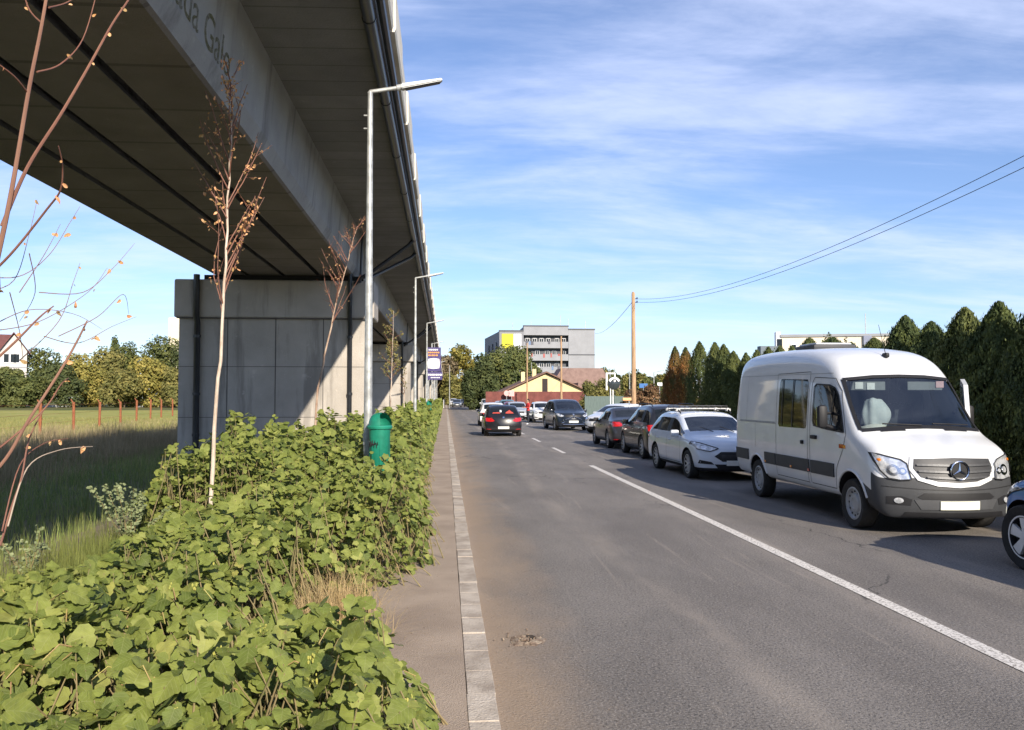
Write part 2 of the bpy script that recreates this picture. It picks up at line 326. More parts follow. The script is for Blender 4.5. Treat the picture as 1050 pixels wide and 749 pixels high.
# ------------------------------------------------------------------ VIADUCT
def concrete(name, c1, c2, boards=None, streak=True):
    m = bpy.data.materials.new(name); m.use_nodes = True; t = m.node_tree; b = t.nodes['Principled BSDF']; L = t.links.new
    b.inputs['Roughness'].default_value = .88; b.inputs['Specular IOR Level'].default_value = .3
    c = N(t, 'ShaderNodeTexCoord')
    def noise(scale, st=(1,1,1), det=6.):
        mpn = N(t, 'ShaderNodeMapping'); L(c.outputs['Object'], mpn.inputs[0]); mpn.inputs['Scale'].default_value = st
        n = N(t, 'ShaderNodeTexNoise', i_Scale=scale, i_Detail=det, i_Roughness=.62); L(mpn.outputs[0], n.inputs['Vector']); return n.outputs[0]
    mr = N(t,'ShaderNodeMapRange'); L(noise(.8), mr.inputs[0]); mr.inputs[1].default_value=.3; mr.inputs[2].default_value=.7
    mix = N(t,'ShaderNodeMix', data_type='RGBA'); L(mr.outputs[0], mix.inputs[0]); mix.inputs[6].default_value=(*c1,1); mix.inputs[7].default_value=(*c2,1); out = mix.outputs[2]
    def over(f, a, bb, k, col):
        nonlocal out
        r = N(t,'ShaderNodeMapRange', interpolation_type='SMOOTHSTEP'); L(f, r.inputs[0]); r.inputs[1].default_value=a; r.inputs[2].default_value=bb; r.inputs[3].default_value=0; r.inputs[4].default_value=k
        x = N(t,'ShaderNodeMix', data_type='RGBA'); L(r.outputs[0], x.inputs[0]); L(out, x.inputs[6]); x.inputs[7].default_value=(*col,1); out = x.outputs[2]
    if streak: over(noise(2.2, (1,1,.12)), .50, .68, .60, tuple(x*.5 for x in c1))
    over(noise(40, (1,1,1), 3.), .6, .75, .3, tuple(x*.6 for x in c1))
    over(noise(3.5), .62, .74, .35, tuple(min(1,x*1.35) for x in c2))
    hgt = noise(30)
    if boards:
        mpn = N(t,'ShaderNodeMapping'); L(c.outputs['Object'], mpn.inputs[0]); mpn.inputs['Scale'].default_value = boards
        br = N(t,'ShaderNodeTexWhiteNoise', noise_dimensions='3D'); fl = N(t,'ShaderNodeVectorMath', operation='FLOOR'); L(mpn.outputs[0], fl.inputs[0]); L(fl.outputs[0], br.inputs['Vector'])
        over(br.outputs['Value'], 0., 1., .35, tuple(x*.62 for x in c1))
        fr = N(t,'ShaderNodeVectorMath', operation='FRACTION'); L(mpn.outputs[0], fr.inputs[0]); sp = N(t,'ShaderNodeSeparateXYZ'); L(fr.outputs[0], sp.inputs[0])
        ax = 0 if boards[0] else (1 if boards[1] else 2)
        lt = N(t,'ShaderNodeMath', operation='LESS_THAN'); L(sp.outputs[ax], lt.inputs[0]); lt.inputs[1].default_value=.05
        over(lt.outputs[0], 0., 1., .5, tuple(x*.4 for x in c1))
    bp = N(t,'ShaderNodeBump', i_Strength=.5, i_Distance=.015); L(hgt, bp.inputs['Height']); L(bp.outputs[0], b.inputs['Normal'])
    L(out, b.inputs['Base Color']); return m
con_w = concrete('concrete_web', (.30,.30,.305), (.41,.41,.41))
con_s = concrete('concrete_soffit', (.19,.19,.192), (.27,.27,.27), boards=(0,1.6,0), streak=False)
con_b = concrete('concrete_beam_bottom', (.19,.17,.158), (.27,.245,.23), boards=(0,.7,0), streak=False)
con_p = concrete('concrete_pier', (.38,.345,.30), (.50,.455,.40), streak=True)
con_k = M('dark_joint', (.03,.03,.03), .9)
Y0, Y1 = -34.4, 411.0
via = empty('viaduct', (-4.9, 25, 0), 0, 'long grey concrete viaduct on broad piers running along the left of the road', 'bridge')
OX = via.location
def vb(mb, name, m, parent=via, smooth=False):
    for v in mb.v: v -= OX
    return mb.build(name, m, parent, smooth)
# deck slab with drip edge
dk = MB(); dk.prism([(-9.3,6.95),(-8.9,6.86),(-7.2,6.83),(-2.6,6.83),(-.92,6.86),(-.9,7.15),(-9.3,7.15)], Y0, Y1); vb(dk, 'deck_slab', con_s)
# box beams, side by side with dark gaps
edges = [-2.76, -3.80, -4.86, -5.93, -6.97]
for i in range(4):
    g = MB(); a = edges[i]; b_ = edges[i+1]; gap = .07
    if i == 0: poly = [(a-.08,5.50),(a-.03,5.53),(a+.07,5.72),(a+.16,6.827),(b_+.45,6.827),(b_+.40,5.78),(b_+.16,5.64),(b_+gap,5.50)]
    elif i == 3: poly = [(a-gap,5.50),(a-.16,5.64),(a-.40,5.78),(a-.45,6.827),(b_-.16,6.827),(b_-.1,6.0),(b_,5.60),(b_+.10,5.50)]
    else: poly = [(a-gap,5.50),(a-.16,5.64),(a-.40,5.78),(a-.45,6.827),(b_+.45,6.827),(b_+.40,5.78),(b_+.16,5.64),(b_+gap,5.50)]
    # bottom flange in its own tone through a second slot
    yb = Y0; 
    while yb < Y1-1:
        g.cm = 0; g.prism(poly, yb+.02, yb+29.68); yb += 29.7
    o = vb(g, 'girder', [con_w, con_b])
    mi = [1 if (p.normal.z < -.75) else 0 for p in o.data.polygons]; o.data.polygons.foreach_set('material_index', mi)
# edge beam / parapet panels with slightly uneven outer faces
pp = MB(); yy = Y0; k = 0
panel_x = -.735
while yy < Y1:
    step = 2.0 if yy < 120 else 8.0
    xo = panel_x+(.018 if k % 2 else -.012)
    pp.prism([(xo-.17,7.0),(xo-.02,7.0),(xo,7.05),(xo-.01,7.62),(xo-.05,7.66),(xo-.15,7.66)], yy+.03, yy+step-.03); yy += step; k += 1
vb(pp, 'parapet', M('parapet_concrete', (.60,.55,.46), .85, col2=(.70,.66,.58), scale=2.5, bump=.3))
rl = MB(); yy = Y0
while yy < 150: rl.box(panel_x-.13, panel_x-.07, yy, yy+.06, 7.66, 8.0); yy += 2.0
rl.tube([(panel_x-.10,Y0,8.0),(panel_x-.10,150,8.0)], .03, 6)
vb(rl, 'handrail', M('galvanised', (.45,.46,.46), .45, .7, var=.2, scale=8))
pl = MB(); pl.box(-9.4, -9.25, Y0, Y1, 6.95, 7.66); vb(pl, 'parapet', MATS['parapet_concrete'])
# gutter pipes slung under the deck edge
blk = M('black_pipe', (.022,.024,.028), .35, 0, var=.2, scale=3)
gp = MB()
gp.tube([(-1.0,Y0,6.72),(-1.0,Y1,6.72)], .085, 10); gp.tube([(-.84,Y0,6.86),(-.84,Y1,6.86)], .055, 8)
yy = Y0
while yy < 160: gp.tube([(-1.0,yy,6.72),(-1.0,yy+.05,6.72)], .094, 10); yy += 3.0
vb(gp, 'gutter_pipe', blk, smooth=True)
# piers
pier_y = [25+29.7*i for i in range(-1, 12)]
for i, py in enumerate(pier_y):
    p = MB(); p.prism([(-7.85,-.3),(-2.32,-.3),(-2.32,4.22),(-7.85,4.22)], py+.12, py+1.35)
    po = vb(p, 'pier', con_p)
    c_ = MB(); c_.box(-7.98, -2.14, py, py+1.5, 4.20, 5.33, .05)
    co = vb(c_, 'pier_cap', con_p, po)
    b2 = MB()
    for q in range(4): 
        xm = (edges[q]+edges[q+1])/2; b2.box(xm-.28, xm+.28, py+.4, py+1.1, 5.32, 5.505)
    b2.box(-7.2,-2.5,py+.3,py+.36,5.32,5.5)
    vb(b2, 'bearing', con_k, po)
    # panel joints and formwork holes on the front face
    j = MB()
    for xj in (-6.45, -5.05, -3.65): j.box(xj-.012, xj+.012, py+.112, py+.13, 0, 4.19)
    for zj in (1.25, 2.75): j.box(-7.84, -2.33, py+.113, py+.13, zj-.008, zj+.008)
    j.box(-7.9,-2.2,py+.02,py+.13,4.17,4.198)
    if i < 6: vb(j, 'panel_joint', M('joint_dark', (.12,.11,.10), .9), po)
    # drain pipes on the face
    for xp, rr in ((-7.30,.09), (-2.85,.065)):
        d = MB()
        if i < 8:
            d.tube([(xp,py-.10,5.45),(xp,py-.10,4.25),(xp,py+.02,4.05),(xp,py+.02,0)], rr, 10)
            for zc in (3.6, 1.9, .7): d.tube([(xp,py+.02,zc),(xp,py+.02,zc+.08)], rr+.018, 10)
            vb(d, 'drain_pipe', blk, po, True)
    if i < 8:
        for dyy, zt in ((.35, 6.62), (1.75, 6.62)):
            d = MB(); d.tube([(-1.02,py-.1+dyy*1.6,6.66),(-1.15,py-.1+dyy*1.55,6.50),(-2.25,py+dyy*.55-.35,5.55),(-2.5,py-.12,5.42),(-2.72,py-.12,5.2)], .055, 8)
            vb(d, 'drain_branch', blk, po, True)
        d = MB(); d.tube([(-2.85,py-.10,5.4),(-2.78,py-.10,6.0),(-2.72,py-.06,6.7)], .05, 8); d.tube([(-2.55,py-.10,5.25),(-2.50,py-.10,6.7)], .035, 8)
        vb(d, 'riser_pipe', blk, po, True)
# faded painted writing on the outer web
fc = bpy.data.curves.new('writing', 'FONT'); fc.body = 'Parcada Galo'; fc.size = .58; fc.extrude = .002; fc.space_character = 1.0
fo = bpy.data.objects.new('tmp', fc); COL.objects.link(fo); dg = bpy.context.evaluated_depsgraph_get()
me = bpy.data.meshes.new_from_object(fo.evaluated_get(dg)); bpy.data.objects.remove(fo)
wr_m = bpy.data.materials.new('faded_paint'); wr_m.use_nodes = True; t = wr_m.node_tree; b = t.nodes['Principled BSDF']; b.inputs['Base Color'].default_value = (.19,.175,.08,1); b.inputs['Roughness'].default_value = .9
c = N(t,'ShaderNodeTexCoord'); n = N(t,'ShaderNodeTexNoise', i_Scale=7.0, i_Detail=8.0, i_Roughness=.75); t.links.new(c.outputs['Object'], n.inputs['Vector'])
mr = N(t,'ShaderNodeMapRange'); t.links.new(n.outputs[0], mr.inputs[0]); mr.inputs[1].default_value=.30; mr.inputs[2].default_value=.58; mr.inputs[3].default_value=.85; mr.inputs[4].default_value=.15; t.links.new(mr.outputs[0], b.inputs['Alpha'])
me.materials.clear(); me.materials.append(wr_m)
fo = bpy.data.objects.new('lettering', me); link(fo, via)
# local x -> +Y, local y -> up along web (which leans outward), offset proud of the face
up = Vector((.09/1.107, 0, 1)).normalized(); xax = Vector((0,1,0)); nz = xax.cross(up)
fo.matrix_local = Matrix.Translation(Vector((-2.76+.07+.0075, 7.25, 5.76))-OX) @ Matrix((xax, up, nz)).transposed().to_4x4()
# ------------------------------------------------------------------ VEHICLES
def paint(name, col, rough=.38, coat=1., metal=0.):
    return M('paint_'+name, col, rough, metal, var=.05, scale=2.0, coat=coat if max(col) > .05 else .6, spec=.5 if max(col) > .05 else .3)
RUB = M('tyre_rubber', (.022,.021,.020), .85, var=.3, scale=9, bump=.3)
BLK = M('black_plastic', (.016,.016,.018), .55, var=.15, spec=.35)
DGREY = M('grey_plastic', (.036,.038,.042), .6, var=.12)
CHROME = M('chrome', (.75,.76,.78), .12, 1., var=.03)
ALLOY = M('alloy', (.55,.56,.58), .35, .35, var=.1)
DGLASS = M('dark_glass', (.010,.013,.016), .04, 0., var=.2, spec=.45)
HLAMP = M('lamp_glass', (.42,.44,.46), .08, .35, col2=(.75,.77,.80), scale=16, contrast=2.2, coat=1)
RLAMP = M('tail_lamp_red', (.42,.012,.014), .12, 0, var=.4, scale=12, coat=1)
AMB = M('amber_lens', (.7,.22,.02), .2, coat=1)
PLATE = M('plate_white', (.78,.78,.74), .45, var=.05)
INT = M('cabin_fabric', (.035,.036,.040), .9, var=.3, scale=5)
WINDS = glass_mat('windscreen_glass', (.45,.52,.55))
FR9 = (-1,-.88,-.68,-.35,0,.35,.68,.88,1)
def cage(stations, front, rear, level, matfn, mats, arches=None, bow_front=.2, bow_rear=.15, post=None):
    """stations: list of dict(y, p=[(x,z)*8] (idx1..8), p0=(x,z)); matfn(kind,i,j)->slot. returns mesh data, evaluated with wheel wells cut"""
    verts = []; faces = []; mi = []
    def ring(st):
        y = st['y']; p = st['p']; x0, z0 = p[0]; bow = st.get('bow', 0.); wmax = max(q[0] for q in p)
        yo = st.get('yo', [0]*9)
        pts = []
        for f in FR9: pts.append((f*x0, y+yo[0]+bow*(f*x0/wmax)**2, z0))                 # bottom, left to right (9)
        for k in (1,2,3): pts.append((p[k][0], y+yo[k]+bow*(p[k][0]/wmax)**2, p[k][1]))  # right side up
        top = [4,5,6,7,8,7,6,5,4]; sg = [1,1,1,1,0,-1,-1,-1,-1]
        for k, s_ in zip(top, sg): pts.append((s_*p[k][0], y+yo[k]+bow*(p[k][0]/wmax)**2, p[k][1]))
        for k in (3,2,1): pts.append((-p[k][0], y+yo[k]+bow*(p[k][0]/wmax)**2, p[k][1]))
        return pts                                                                 # 24
    R_ = [ring(s_) for s_ in stations]; n = len(R_)
    for r in R_: verts += r
    # ring edge kinds: 0-7 bottom; 8: 0-1 right;9:1-2;10:2-3;11:3-4;12:4-5;13:5-6;14:6-7;15:7-8;16:8-7;17:7-6;18:6-5;19:5-4;20:4-3;21:3-2;22:2-1;23:1-0
    seg = ['bot']*8+[(0,1),(1,2),(2,3),(3,4),(4,5),(5,6),(6,7),(7,8),(7,8),(6,7),(5,6),(4,5),(3,4),(2,3),(1,2),(0,1)]
    for i in range(n-1):
        for j in range(24):
            a = i*24+j; b_ = i*24+(j+1)%24; faces.append((a, b_, b_+24, a+24)); mi.append(matfn('side', i, seg[j]))
    def cap(si, kind, sgn, bowc):
        st = stations[si]; p = st['p']; base = si*24; idx = {}
        for c_ in range(9):
            idx[(0,c_)] = base+c_; idx[(4,c_)] = base+12+(8-c_)
        for r_ in (1,2,3): idx[(r_,8)] = base+8+r_; idx[(r_,0)] = base+24-r_
        y = st['y']; yo = st.get('yo', [0]*9); wmax = max(q[0] for q in p); bow = st.get('bow', 0.)
        for r_ in (1,2,3):
            for c_ in range(1,8):
                # column x follows the row's own half width
                x = FR9[c_]*p[r_][0]; idx[(r_,c_)] = len(verts)
                verts.append((x, y+yo[r_]+bow*(x/wmax)**2, p[r_][1]))
        for r_ in range(4):
            for c_ in range(8):
                f = (idx[(r_,c_)], idx[(r_,c_+1)], idx[(r_+1,c_+1)], idx[(r_+1,c_)])
                faces.append(f if sgn > 0 else f[::-1]); mi.append(matfn(kind, r_, min(c_, 7-c_)))
    cap(0, 'front', -1, bow_front); cap(n-1, 'rear', 1, bow_rear)
    me = bpy.data.meshes.new('body_cage'); me.from_pydata(verts, [], faces)
    for m in mats: me.materials.append(m)
    me.polygons.foreach_set('material_index', mi); me.update()
    bm = bmesh.new(); bm.from_mesh(me); bmesh.ops.recalc_face_normals(bm, faces=bm.faces); bm.to_mesh(me); bm.free()
    o = bpy.data.objects.new('tmp_body', me); COL.objects.link(o)
    sb = o.modifiers.new('s', 'SUBSURF'); sb.levels = level; sb.render_levels = level
    dg = bpy.context.evaluated_depsgraph_get(); plain = bpy.data.meshes.new_from_object(o.evaluated_get(dg))
    tmp = []
    if arches:
        for (y, z, r, xi, xo) in arches:
            for s_ in (-1, 1):
                cm = MB(); cm.lathe([(r, s_*xi), (r, s_*xo)], 28, 'x', (0, y, z)); 
                co = cm.build('tmp_cut', mats); co.data.polygons.foreach_set('material_index', [1]*len(co.data.polygons))
                bo = o.modifiers.new('b', 'BOOLEAN'); bo.operation = 'DIFFERENCE'; bo.solver = 'EXACT'; bo.object = co; tmp.append(co)
        dg = bpy.context.evaluated_depsgraph_get(); me2 = bpy.data.meshes.new_from_object(o.evaluated_get(dg))
    else: me2 = plain
    for q in [o]+tmp: bpy.data.objects.remove(q)
    if post: post(me2)
    bm = bmesh.new(); bm.from_mesh(plain); bvh = BVHTree.FromBMesh(bm); bm.free()
    return me2, bvh
def split_body(me, parent, names):
    """names: {slot: (object name, split left/right)}; everything else stays in 'body'"""
    bm = bmesh.new(); bm.from_mesh(me)
    out = {}
    def extract(test, nm):
        b2 = bm.copy(); bmesh.ops.delete(b2, geom=[f for f in b2.faces if not test(f)], context='FACES')
        if len(b2.faces) == 0: b2.free(); return None
        m2 = bpy.data.meshes.new(nm); b2.to_mesh(m2); b2.free()
        for mm in me.materials: m2.materials.append(mm)
        o = bpy.data.objects.new(nm, m2); link(o, parent); auto_smooth(o, 42); return o
    for slot, (nm, lr) in names.items():
        if lr:
            for s_ in (-1, 1): out[(slot, s_)] = extract(lambda f: f.material_index == slot and f.calc_center_median().x*s_ > 0, nm)
        else: out[slot] = extract(lambda f: f.material_index == slot, nm)
    out['body'] = extract(lambda f: f.material_index not in names, 'body')
    bm.free(); return out
def conform(bvh, poly, axis, side, off=.004, thick=.006, maxe=.06):
    """poly (2D) laid on the body: axis 'x' -> poly in (y,z) seen from side*X ; axis 'y' -> poly in (x,z) from side*Y; axis 'z' -> (x,y) from above"""
    bm = bmesh.new()
    vs = [bm.verts.new((a, b_, 0)) for a, b_ in poly]; bm.faces.new(vs)
    bmesh.ops.triangulate(bm, faces=bm.faces[:])
    for _ in range(5):
        es = [e for e in bm.edges if e.calc_length() > maxe]
        if not es: break
        bmesh.ops.subdivide_edges(bm, edges=es, cuts=1); bmesh.ops.triangulate(bm, faces=[f for f in bm.faces if len(f.verts) > 3])
    d = {'x': Vector((-side,0,0)), 'y': Vector((0,-side,0)), 'z': Vector((0,0,-1))}[axis]
    last = None; miss = []
    for v in bm.verts:
        a, b_ = v.co.x, v.co.y
        o = {'x': Vector((side*5,a,b_)), 'y': Vector((a,side*12 if side > 0 else -5,b_)), 'z': Vector((a,b_,6))}[axis]
        h = bvh.ray_cast(o, d)
        if h[0] is None: h = bvh.find_nearest({'x': Vector((side,a,b_)), 'y': Vector((a,side*3,b_)), 'z': Vector((a,b_,2))}[axis])
        v.co = h[0]+(h[1] if h[1].dot(d) < 0 else -h[1])*off-d*off*.4
    bmesh.ops.recalc_face_normals(bm, faces=bm.faces)
    if sum((f.normal.dot(d) for f in bm.faces)) > 0: bmesh.ops.reverse_faces(bm, faces=bm.faces[:])
    return bm, d
def patch(name, bvh, poly, axis, side, m, parent, off=.004, maxe=.06, inset=.012):
    bm, d = conform(bvh, poly, axis, side, off, 0, maxe)
    rim = {}; be = [e for e in bm.edges if len(e.link_faces) == 1]
    for e in be:
        f = e.link_faces[0]; l = [q for q in f.loops if q.edge == e][0]
        a, b_ = l.vert, l.link_loop_next.vert
        for v in (a, b_):
            if v not in rim: rim[v] = bm.verts.new(v.co+d*inset)
        bm.faces.new((b_, a, rim[a], rim[b_]))
    me = bpy.data.meshes.new(name); bm.to_mesh(me); bm.free(); me.materials.append(m)
    o = bpy.data.objects.new(name, me); link(o, parent); auto_smooth(o, 50); return o
def strips(name, bvh, lines, axis, side, m, parent, w=.008, off=.002):
    mb = MB(); d = {'x': Vector((-side,0,0)), 'y': Vector((0,-side,0)), 'z': Vector((0,0,-1))}[axis]
    for ln in lines:
        pts = []
        for a, b_ in zip(ln[:-1], ln[1:]):
            a = Vector(a); b_ = Vector(b_); k = max(1, int((b_-a).length/.06))
            pts += [a.lerp(b_, i/k) for i in range(k)]
        pts.append(Vector(ln[-1])); vs = []
        for i, p in enumerate(pts):
            tt = (pts[min(i+1,len(pts)-1)]-pts[max(i-1,0)]).normalized(); nn = Vector((-tt.y, tt.x))*w/2
            for s_ in (-1, 1):
                q = p+nn*s_; o = {'x': Vector((side*5,q.x,q.y)), 'y': Vector((q.x,side*12 if side > 0 else -5,q.y)), 'z': Vector((q.x,q.y,6))}[axis]
                h = bvh.ray_cast(o, d)
                if h[0] is None: h = (o+d*4.1, -d)
                vs.append(h[0]-d*off*1.5+(h[1] if h[1].dot(d) < 0 else -h[1])*off)
        mb.add(vs, [(2*i,2*i+1,2*i+3,2*i+2) for i in range(len(pts)-1)])
    return mb.build(name, m, parent)
def wheel(parent, x, y, r, w, side, style='alloy', spokes=10, n=32, rimcol=None):
    """part wheel (tyre) > rim"""
    t = MB(); h = w/2
    t.lathe([(r*.66,-h*.80),(r*.80,-h*.96),(r*.93,-h),(r*.985,-h*.80),(r,-h*.45),(r,h*.45),(r*.985,h*.80),(r*.93,h),(r*.80,h*.96),(r*.66,h*.80)], n, 'x', cap=False)
    wo_ = t.build('wheel', RUB, parent, True); wo_.location = (x, y, r)
    rm = MB(); s_ = side
    # barrel and face
    rm.lathe([(r*.665,-s_*h*.6),(r*.665,s_*h*.82),(r*.60,s_*h*.86),(r*.585,s_*h*.45),(r*.585,s_*h*.2),(.001,s_*h*.18)], n, 'x')
    rim = rm.build('rim', BLK if style != 'steel' else (rimcol or DGREY), wo_, True)
    f = MB()
    if style != 'steel' and spokes == 5: ALL5 = M('alloy_bright', (.70,.71,.73), .35, .2); rimcol = rimcol or ALL5
    if style == 'steel':
        f.lathe([(r*.60,s_*h*.80),(r*.56,s_*h*.55),(r*.42,s_*h*.50),(r*.36,s_*h*.72),(r*.22,s_*h*.78),(r*.20,s_*h*.70),(.001,s_*h*.70)], n, 'x', cap=False)
        for k in range(12):
            a = 2*math.pi*k/12; c_ = Vector((s_*h*.56, math.cos(a)*r*.49, math.sin(a)*r*.49)); f.cm = 1
            f.lathe([(r*.045,s_*.0),(r*.045,s_*.006),(.0005,s_*.006)], 8, 'x', c_); f.cm = 0
        f.build('hubcap', [rimcol or M('steel_rim', (.36,.37,.385), .45, .2), BLK], wo_, True)
    else:
        for k in range(spokes):
            a = 2*math.pi*k/spokes+.3
            ca, sa = math.cos(a), math.sin(a); ta = Vector((0,-sa,ca)); ra = Vector((0,ca,sa)); ww = (.16 if spokes > 6 else .30)*r*6/max(6,spokes)
            p = [ra*r*.13+ta*ww*.35, ra*r*.62+ta*ww*.62, ra*r*.62-ta*ww*.62, ra*r*.13-ta*ww*.35]
            x0_, x1_ = s_*h*.42, s_*h*.80
            vs = [v+Vector((x0_,0,0)) for v in p]+[v+Vector((x1_*(.86 if i in (0,3) else 1),0,0)) for i, v in enumerate(p)]
            f.add(vs, [(0,1,2,3),(4,5,6,7),(0,1,5,4),(1,2,6,5),(2,3,7,6),(3,0,4,7)])
        f.lathe([(r*.66,s_*h*.70),(r*.665,s_*h*.88),(r*.62,s_*h*.86),(r*.60,s_*h*.60)], n, 'x', cap=False)
        f.lathe([(r*.16,s_*h*.4),(r*.15,s_*h*.86),(.001,s_*h*.88)], 14, 'x')
        f.build('spokes', rimcol or ALLOY, wo_, True)
    return wo_
def mirror_(parent, x, y, z, side, m, s=1.):
    b_ = MB(); b_.box(x, x+side*.2*s, y-.05*s, y+.06*s, z-.02, z+.14*s, .035*s); b_.cm = 1
    b_.box(x-side*.05, x+side*.06, y-.02, y+.03, z-.01, z+.03)
    b_.box(x+side*.03*s, x+side*.18*s, y+.055*s, y+.068*s, z+.01, z+.12*s)
    return b_.build('wing_mirror', [m, BLK], parent, True)

CAR = dict(L=4.35, W=.90, H=1.47, hood=.90, nose=.74, belt=.93, cowl=1.22, head=2.02, rr=3.72, tail=4.18, deck=1.00, fw=.86, wb=2.65, wr=.32, gc=.20, style='hatch', tum=.66)
def make_car(name, pm, lite=False, level=2, glassy=False, rails=False, face='plain', tailkind='hatch', trim=None, rim='alloy', spokes=10, rimcol=None, **kw):
    c = dict(CAR); c.update(kw); L_, W_, H_, gc = c['L'], c['W'], c['H'], c['gc']; belt = c['belt']; tum = c['tum']
    def hood(y, w, z, bow=0., yo=None, zs=None):
        zs = zs or gc
        return dict(y=y, bow=bow, yo=yo or [0]*9, p=[(w*.82,zs),(w*.96,zs+.06),(w,.48),(w*.985,min(z-.08,belt-.12)),(w*.95,z-.035),(w*.86,z-.008),(w*.68,z+.004),(w*.36,z+.022),(0,z+.03)])
    def cab(y, zr, w6=None, wr=None, zb=None, zs=None, bow=0., w=W_, glassdrop=.07):
        zb = zb or belt; wr = wr or tum
        return dict(y=y, bow=bow, p=[(w*.82,zs or gc),(w*.97,gc+.06),(w,.50),(w*.985,zb-.10),(w*.945,zb),(wr+.035,zr-glassdrop),(wr-.035,zr-.012),(wr*.55,zr+.018),(0,zr+.028)])
    st = []
    st.append(hood(0, W_*.90, c['nose'], bow=.30, yo=[.04,.0,-.03,.02,.10,.11,.11,.11,.11]))     # 0 front
    st.append(hood(.30, W_*.955, c['nose']+.075, bow=.18))
    st.append(hood(.72, W_*.995, c['hood']-.035, bow=.05))
    st.append(dict(hood(c['cowl'], W_, c['hood']+.015), p=[(W_*.82,gc),(W_*.97,gc+.06),(W_,.50),(W_*.985,belt-.11),(W_*.95,belt-.015),(W_*.90,belt+.0),(W_*.83,c['hood']+.03),(W_*.45,c['hood']+.05),(0,c['hood']+.055)], bow=.10))   # 3 cowl
    st.append(cab(c['head'], H_-.055, wr=tum-.01, bow=.06))                           # 4 header
    bp_ = c['head']+.42
    st.append(cab(bp_, H_-.012)); st.append(cab(bp_+.09, H_-.008))                    # 5,6 B-pillar
    cp = (c['rr']+bp_)/2+.18
    st.append(cab(cp, H_)); st.append(cab(cp+.07, H_-.004))                           # 7,8 C pillar
    st.append(cab(c['rr'], H_-.06, wr=tum-.03, zb=belt+.03))                          # 9 roof rear
    dz = c['deck']
    if tailkind == 'sedan':
        st.append(dict(y=c['tail'], bow=-.05, p=[(W_*.80,gc),(W_*.97,gc+.06),(W_,.50),(W_*.985,belt-.08),(W_*.95,belt+.02),(W_*.86,dz+.01),(W_*.74,dz+.02),(W_*.4,dz+.03),(0,dz+.035)]))
        st.append(dict(y=L_-.22, bow=-.10, p=[(W_*.80,gc),(W_*.95,gc+.06),(W_*.98,.50),(W_*.96,belt-.10),(W_*.93,dz-.05),(W_*.84,dz-.02),(W_*.70,dz),(W_*.4,dz+.012),(0,dz+.015)]))
        st.append(dict(y=L_, bow=-.16, yo=[-.10,0,.02,-.02,-.05,-.05,-.05,-.05,-.05], p=[(W_*.74,gc+.06),(W_*.88,gc+.12),(W_*.92,.52),(W_*.90,belt-.14),(W_*.86,dz-.09),(W_*.78,dz-.07),(W_*.62,dz-.06),(W_*.36,dz-.05),(0,dz-.05)]))
    else:
        st.append(dict(y=c['tail'], bow=-.08, p=[(W_*.80,gc),(W_*.96,gc+.06),(W_*.99,.50),(W_*.975,belt-.10),(W_*.93,belt+.02),(W_*.86,dz+.02),(W_*.74,dz+.035),(W_*.4,dz+.045),(0,dz+.05)]))
        st.append(dict(y=L_, bow=-.16, yo=[-.08,0,.02,-.03,-.09,-.10,-.10,-.10,-.10], p=[(W_*.74,gc+.05),(W_*.89,gc+.11),(W_*.93,.52),(W_*.92,belt-.16),(W_*.89,belt-.06),(W_*.82,dz-.06),(W_*.66,dz-.05),(W_*.36,dz-.045),(0,dz-.045)]))
    n = len(st)
    def matfn(kind, i, j):
        if kind == 'side':
            if j == 'bot': return 1
            if j == (0,1): return 1
            if j in ((6,7),(7,8)):
                if i == 3: return 2
                if i == 9: return 3
            if j == (4,5):
                if 3 <= i <= 8: return 1 if i in (5,7) else 4
                if i == 9 and c['style'] == 'estate': return 4
            return 0
        if kind == 'front': return 1 if i == 0 else 0
        return 1 if i == 0 else 0
    wy1 = c['fw']; wy2 = wy1+c['wb']; r = c['wr']
    mats = [pm, BLK, WINDS if glassy else DGLASS, DGLASS, DGLASS]
    me, bvh = cage(st, None, None, level, matfn, mats, arches=None if lite == 2 else [(wy1, r, r+.055, W_-.28, W_+.2), (wy2, r, r+.055, W_-.28, W_+.2)])
    root = empty(name)
    parts = split_body(me, root, {2: ('windscreen', False), 3: ('rear_window', False), 4: ('side_window', True)})
    for s_ in (-1, 1):
        wheel(root, s_*(W_-.125), wy1, r, .21, s_, rim, spokes, 24 if lite else 32, rimcol); wheel(root, s_*(W_-.125), wy2, r, .21, s_, rim, spokes, 24 if lite else 32, rimcol)
        mirror_(root, s_*(W_*.93), c['cowl']+.42, belt-.02, s_, trim or pm)
    body = parts['body']; nz, hz = c['nose'], c['hood']
    # --- front
    k = W_/.9
    for s_ in (-1, 1):
        if face == 'slim': hp = [(.40,nz-.05),(.58,nz-.115),(.80,nz-.07),(.86,nz+.03),(.83,nz+.085),(.70,nz+.055)]
        elif face == 'tall': hp = [(.48,nz-.10),(.62,nz-.17),(.80,nz-.12),(.86,nz+.0),(.80,nz+.05),(.62,nz-.01)]
        else: hp = [(.46,nz-.06),(.60,nz-.14),(.80,nz-.12),(.86,nz+.0),(.82,nz+.065),(.64,nz+.02)]
        hl = patch('headlight', bvh, [(s_*a*k, b_) for a, b_ in hp], 'y', -1, HLAMP, root, .008)
        strips('lamp_edge', bvh, [[(s_*a*k, b_) for a, b_ in hp+hp[:1]]], 'y', -1, BLK, hl, .018, .007)
        if not lite:
            cx_ = .68*k*s_; cz_ = nz-.045; pl_ = [(cx_+math.cos(a)*.05, cz_+math.sin(a)*.035) for a in [i*math.pi/5 for i in range(10)]]
            patch('lens', bvh, pl_, 'y', -1, CHROME, hl, .012)
        fg = [(.50,.36),(.80,.38),(.78,.46),(.56,.42)]
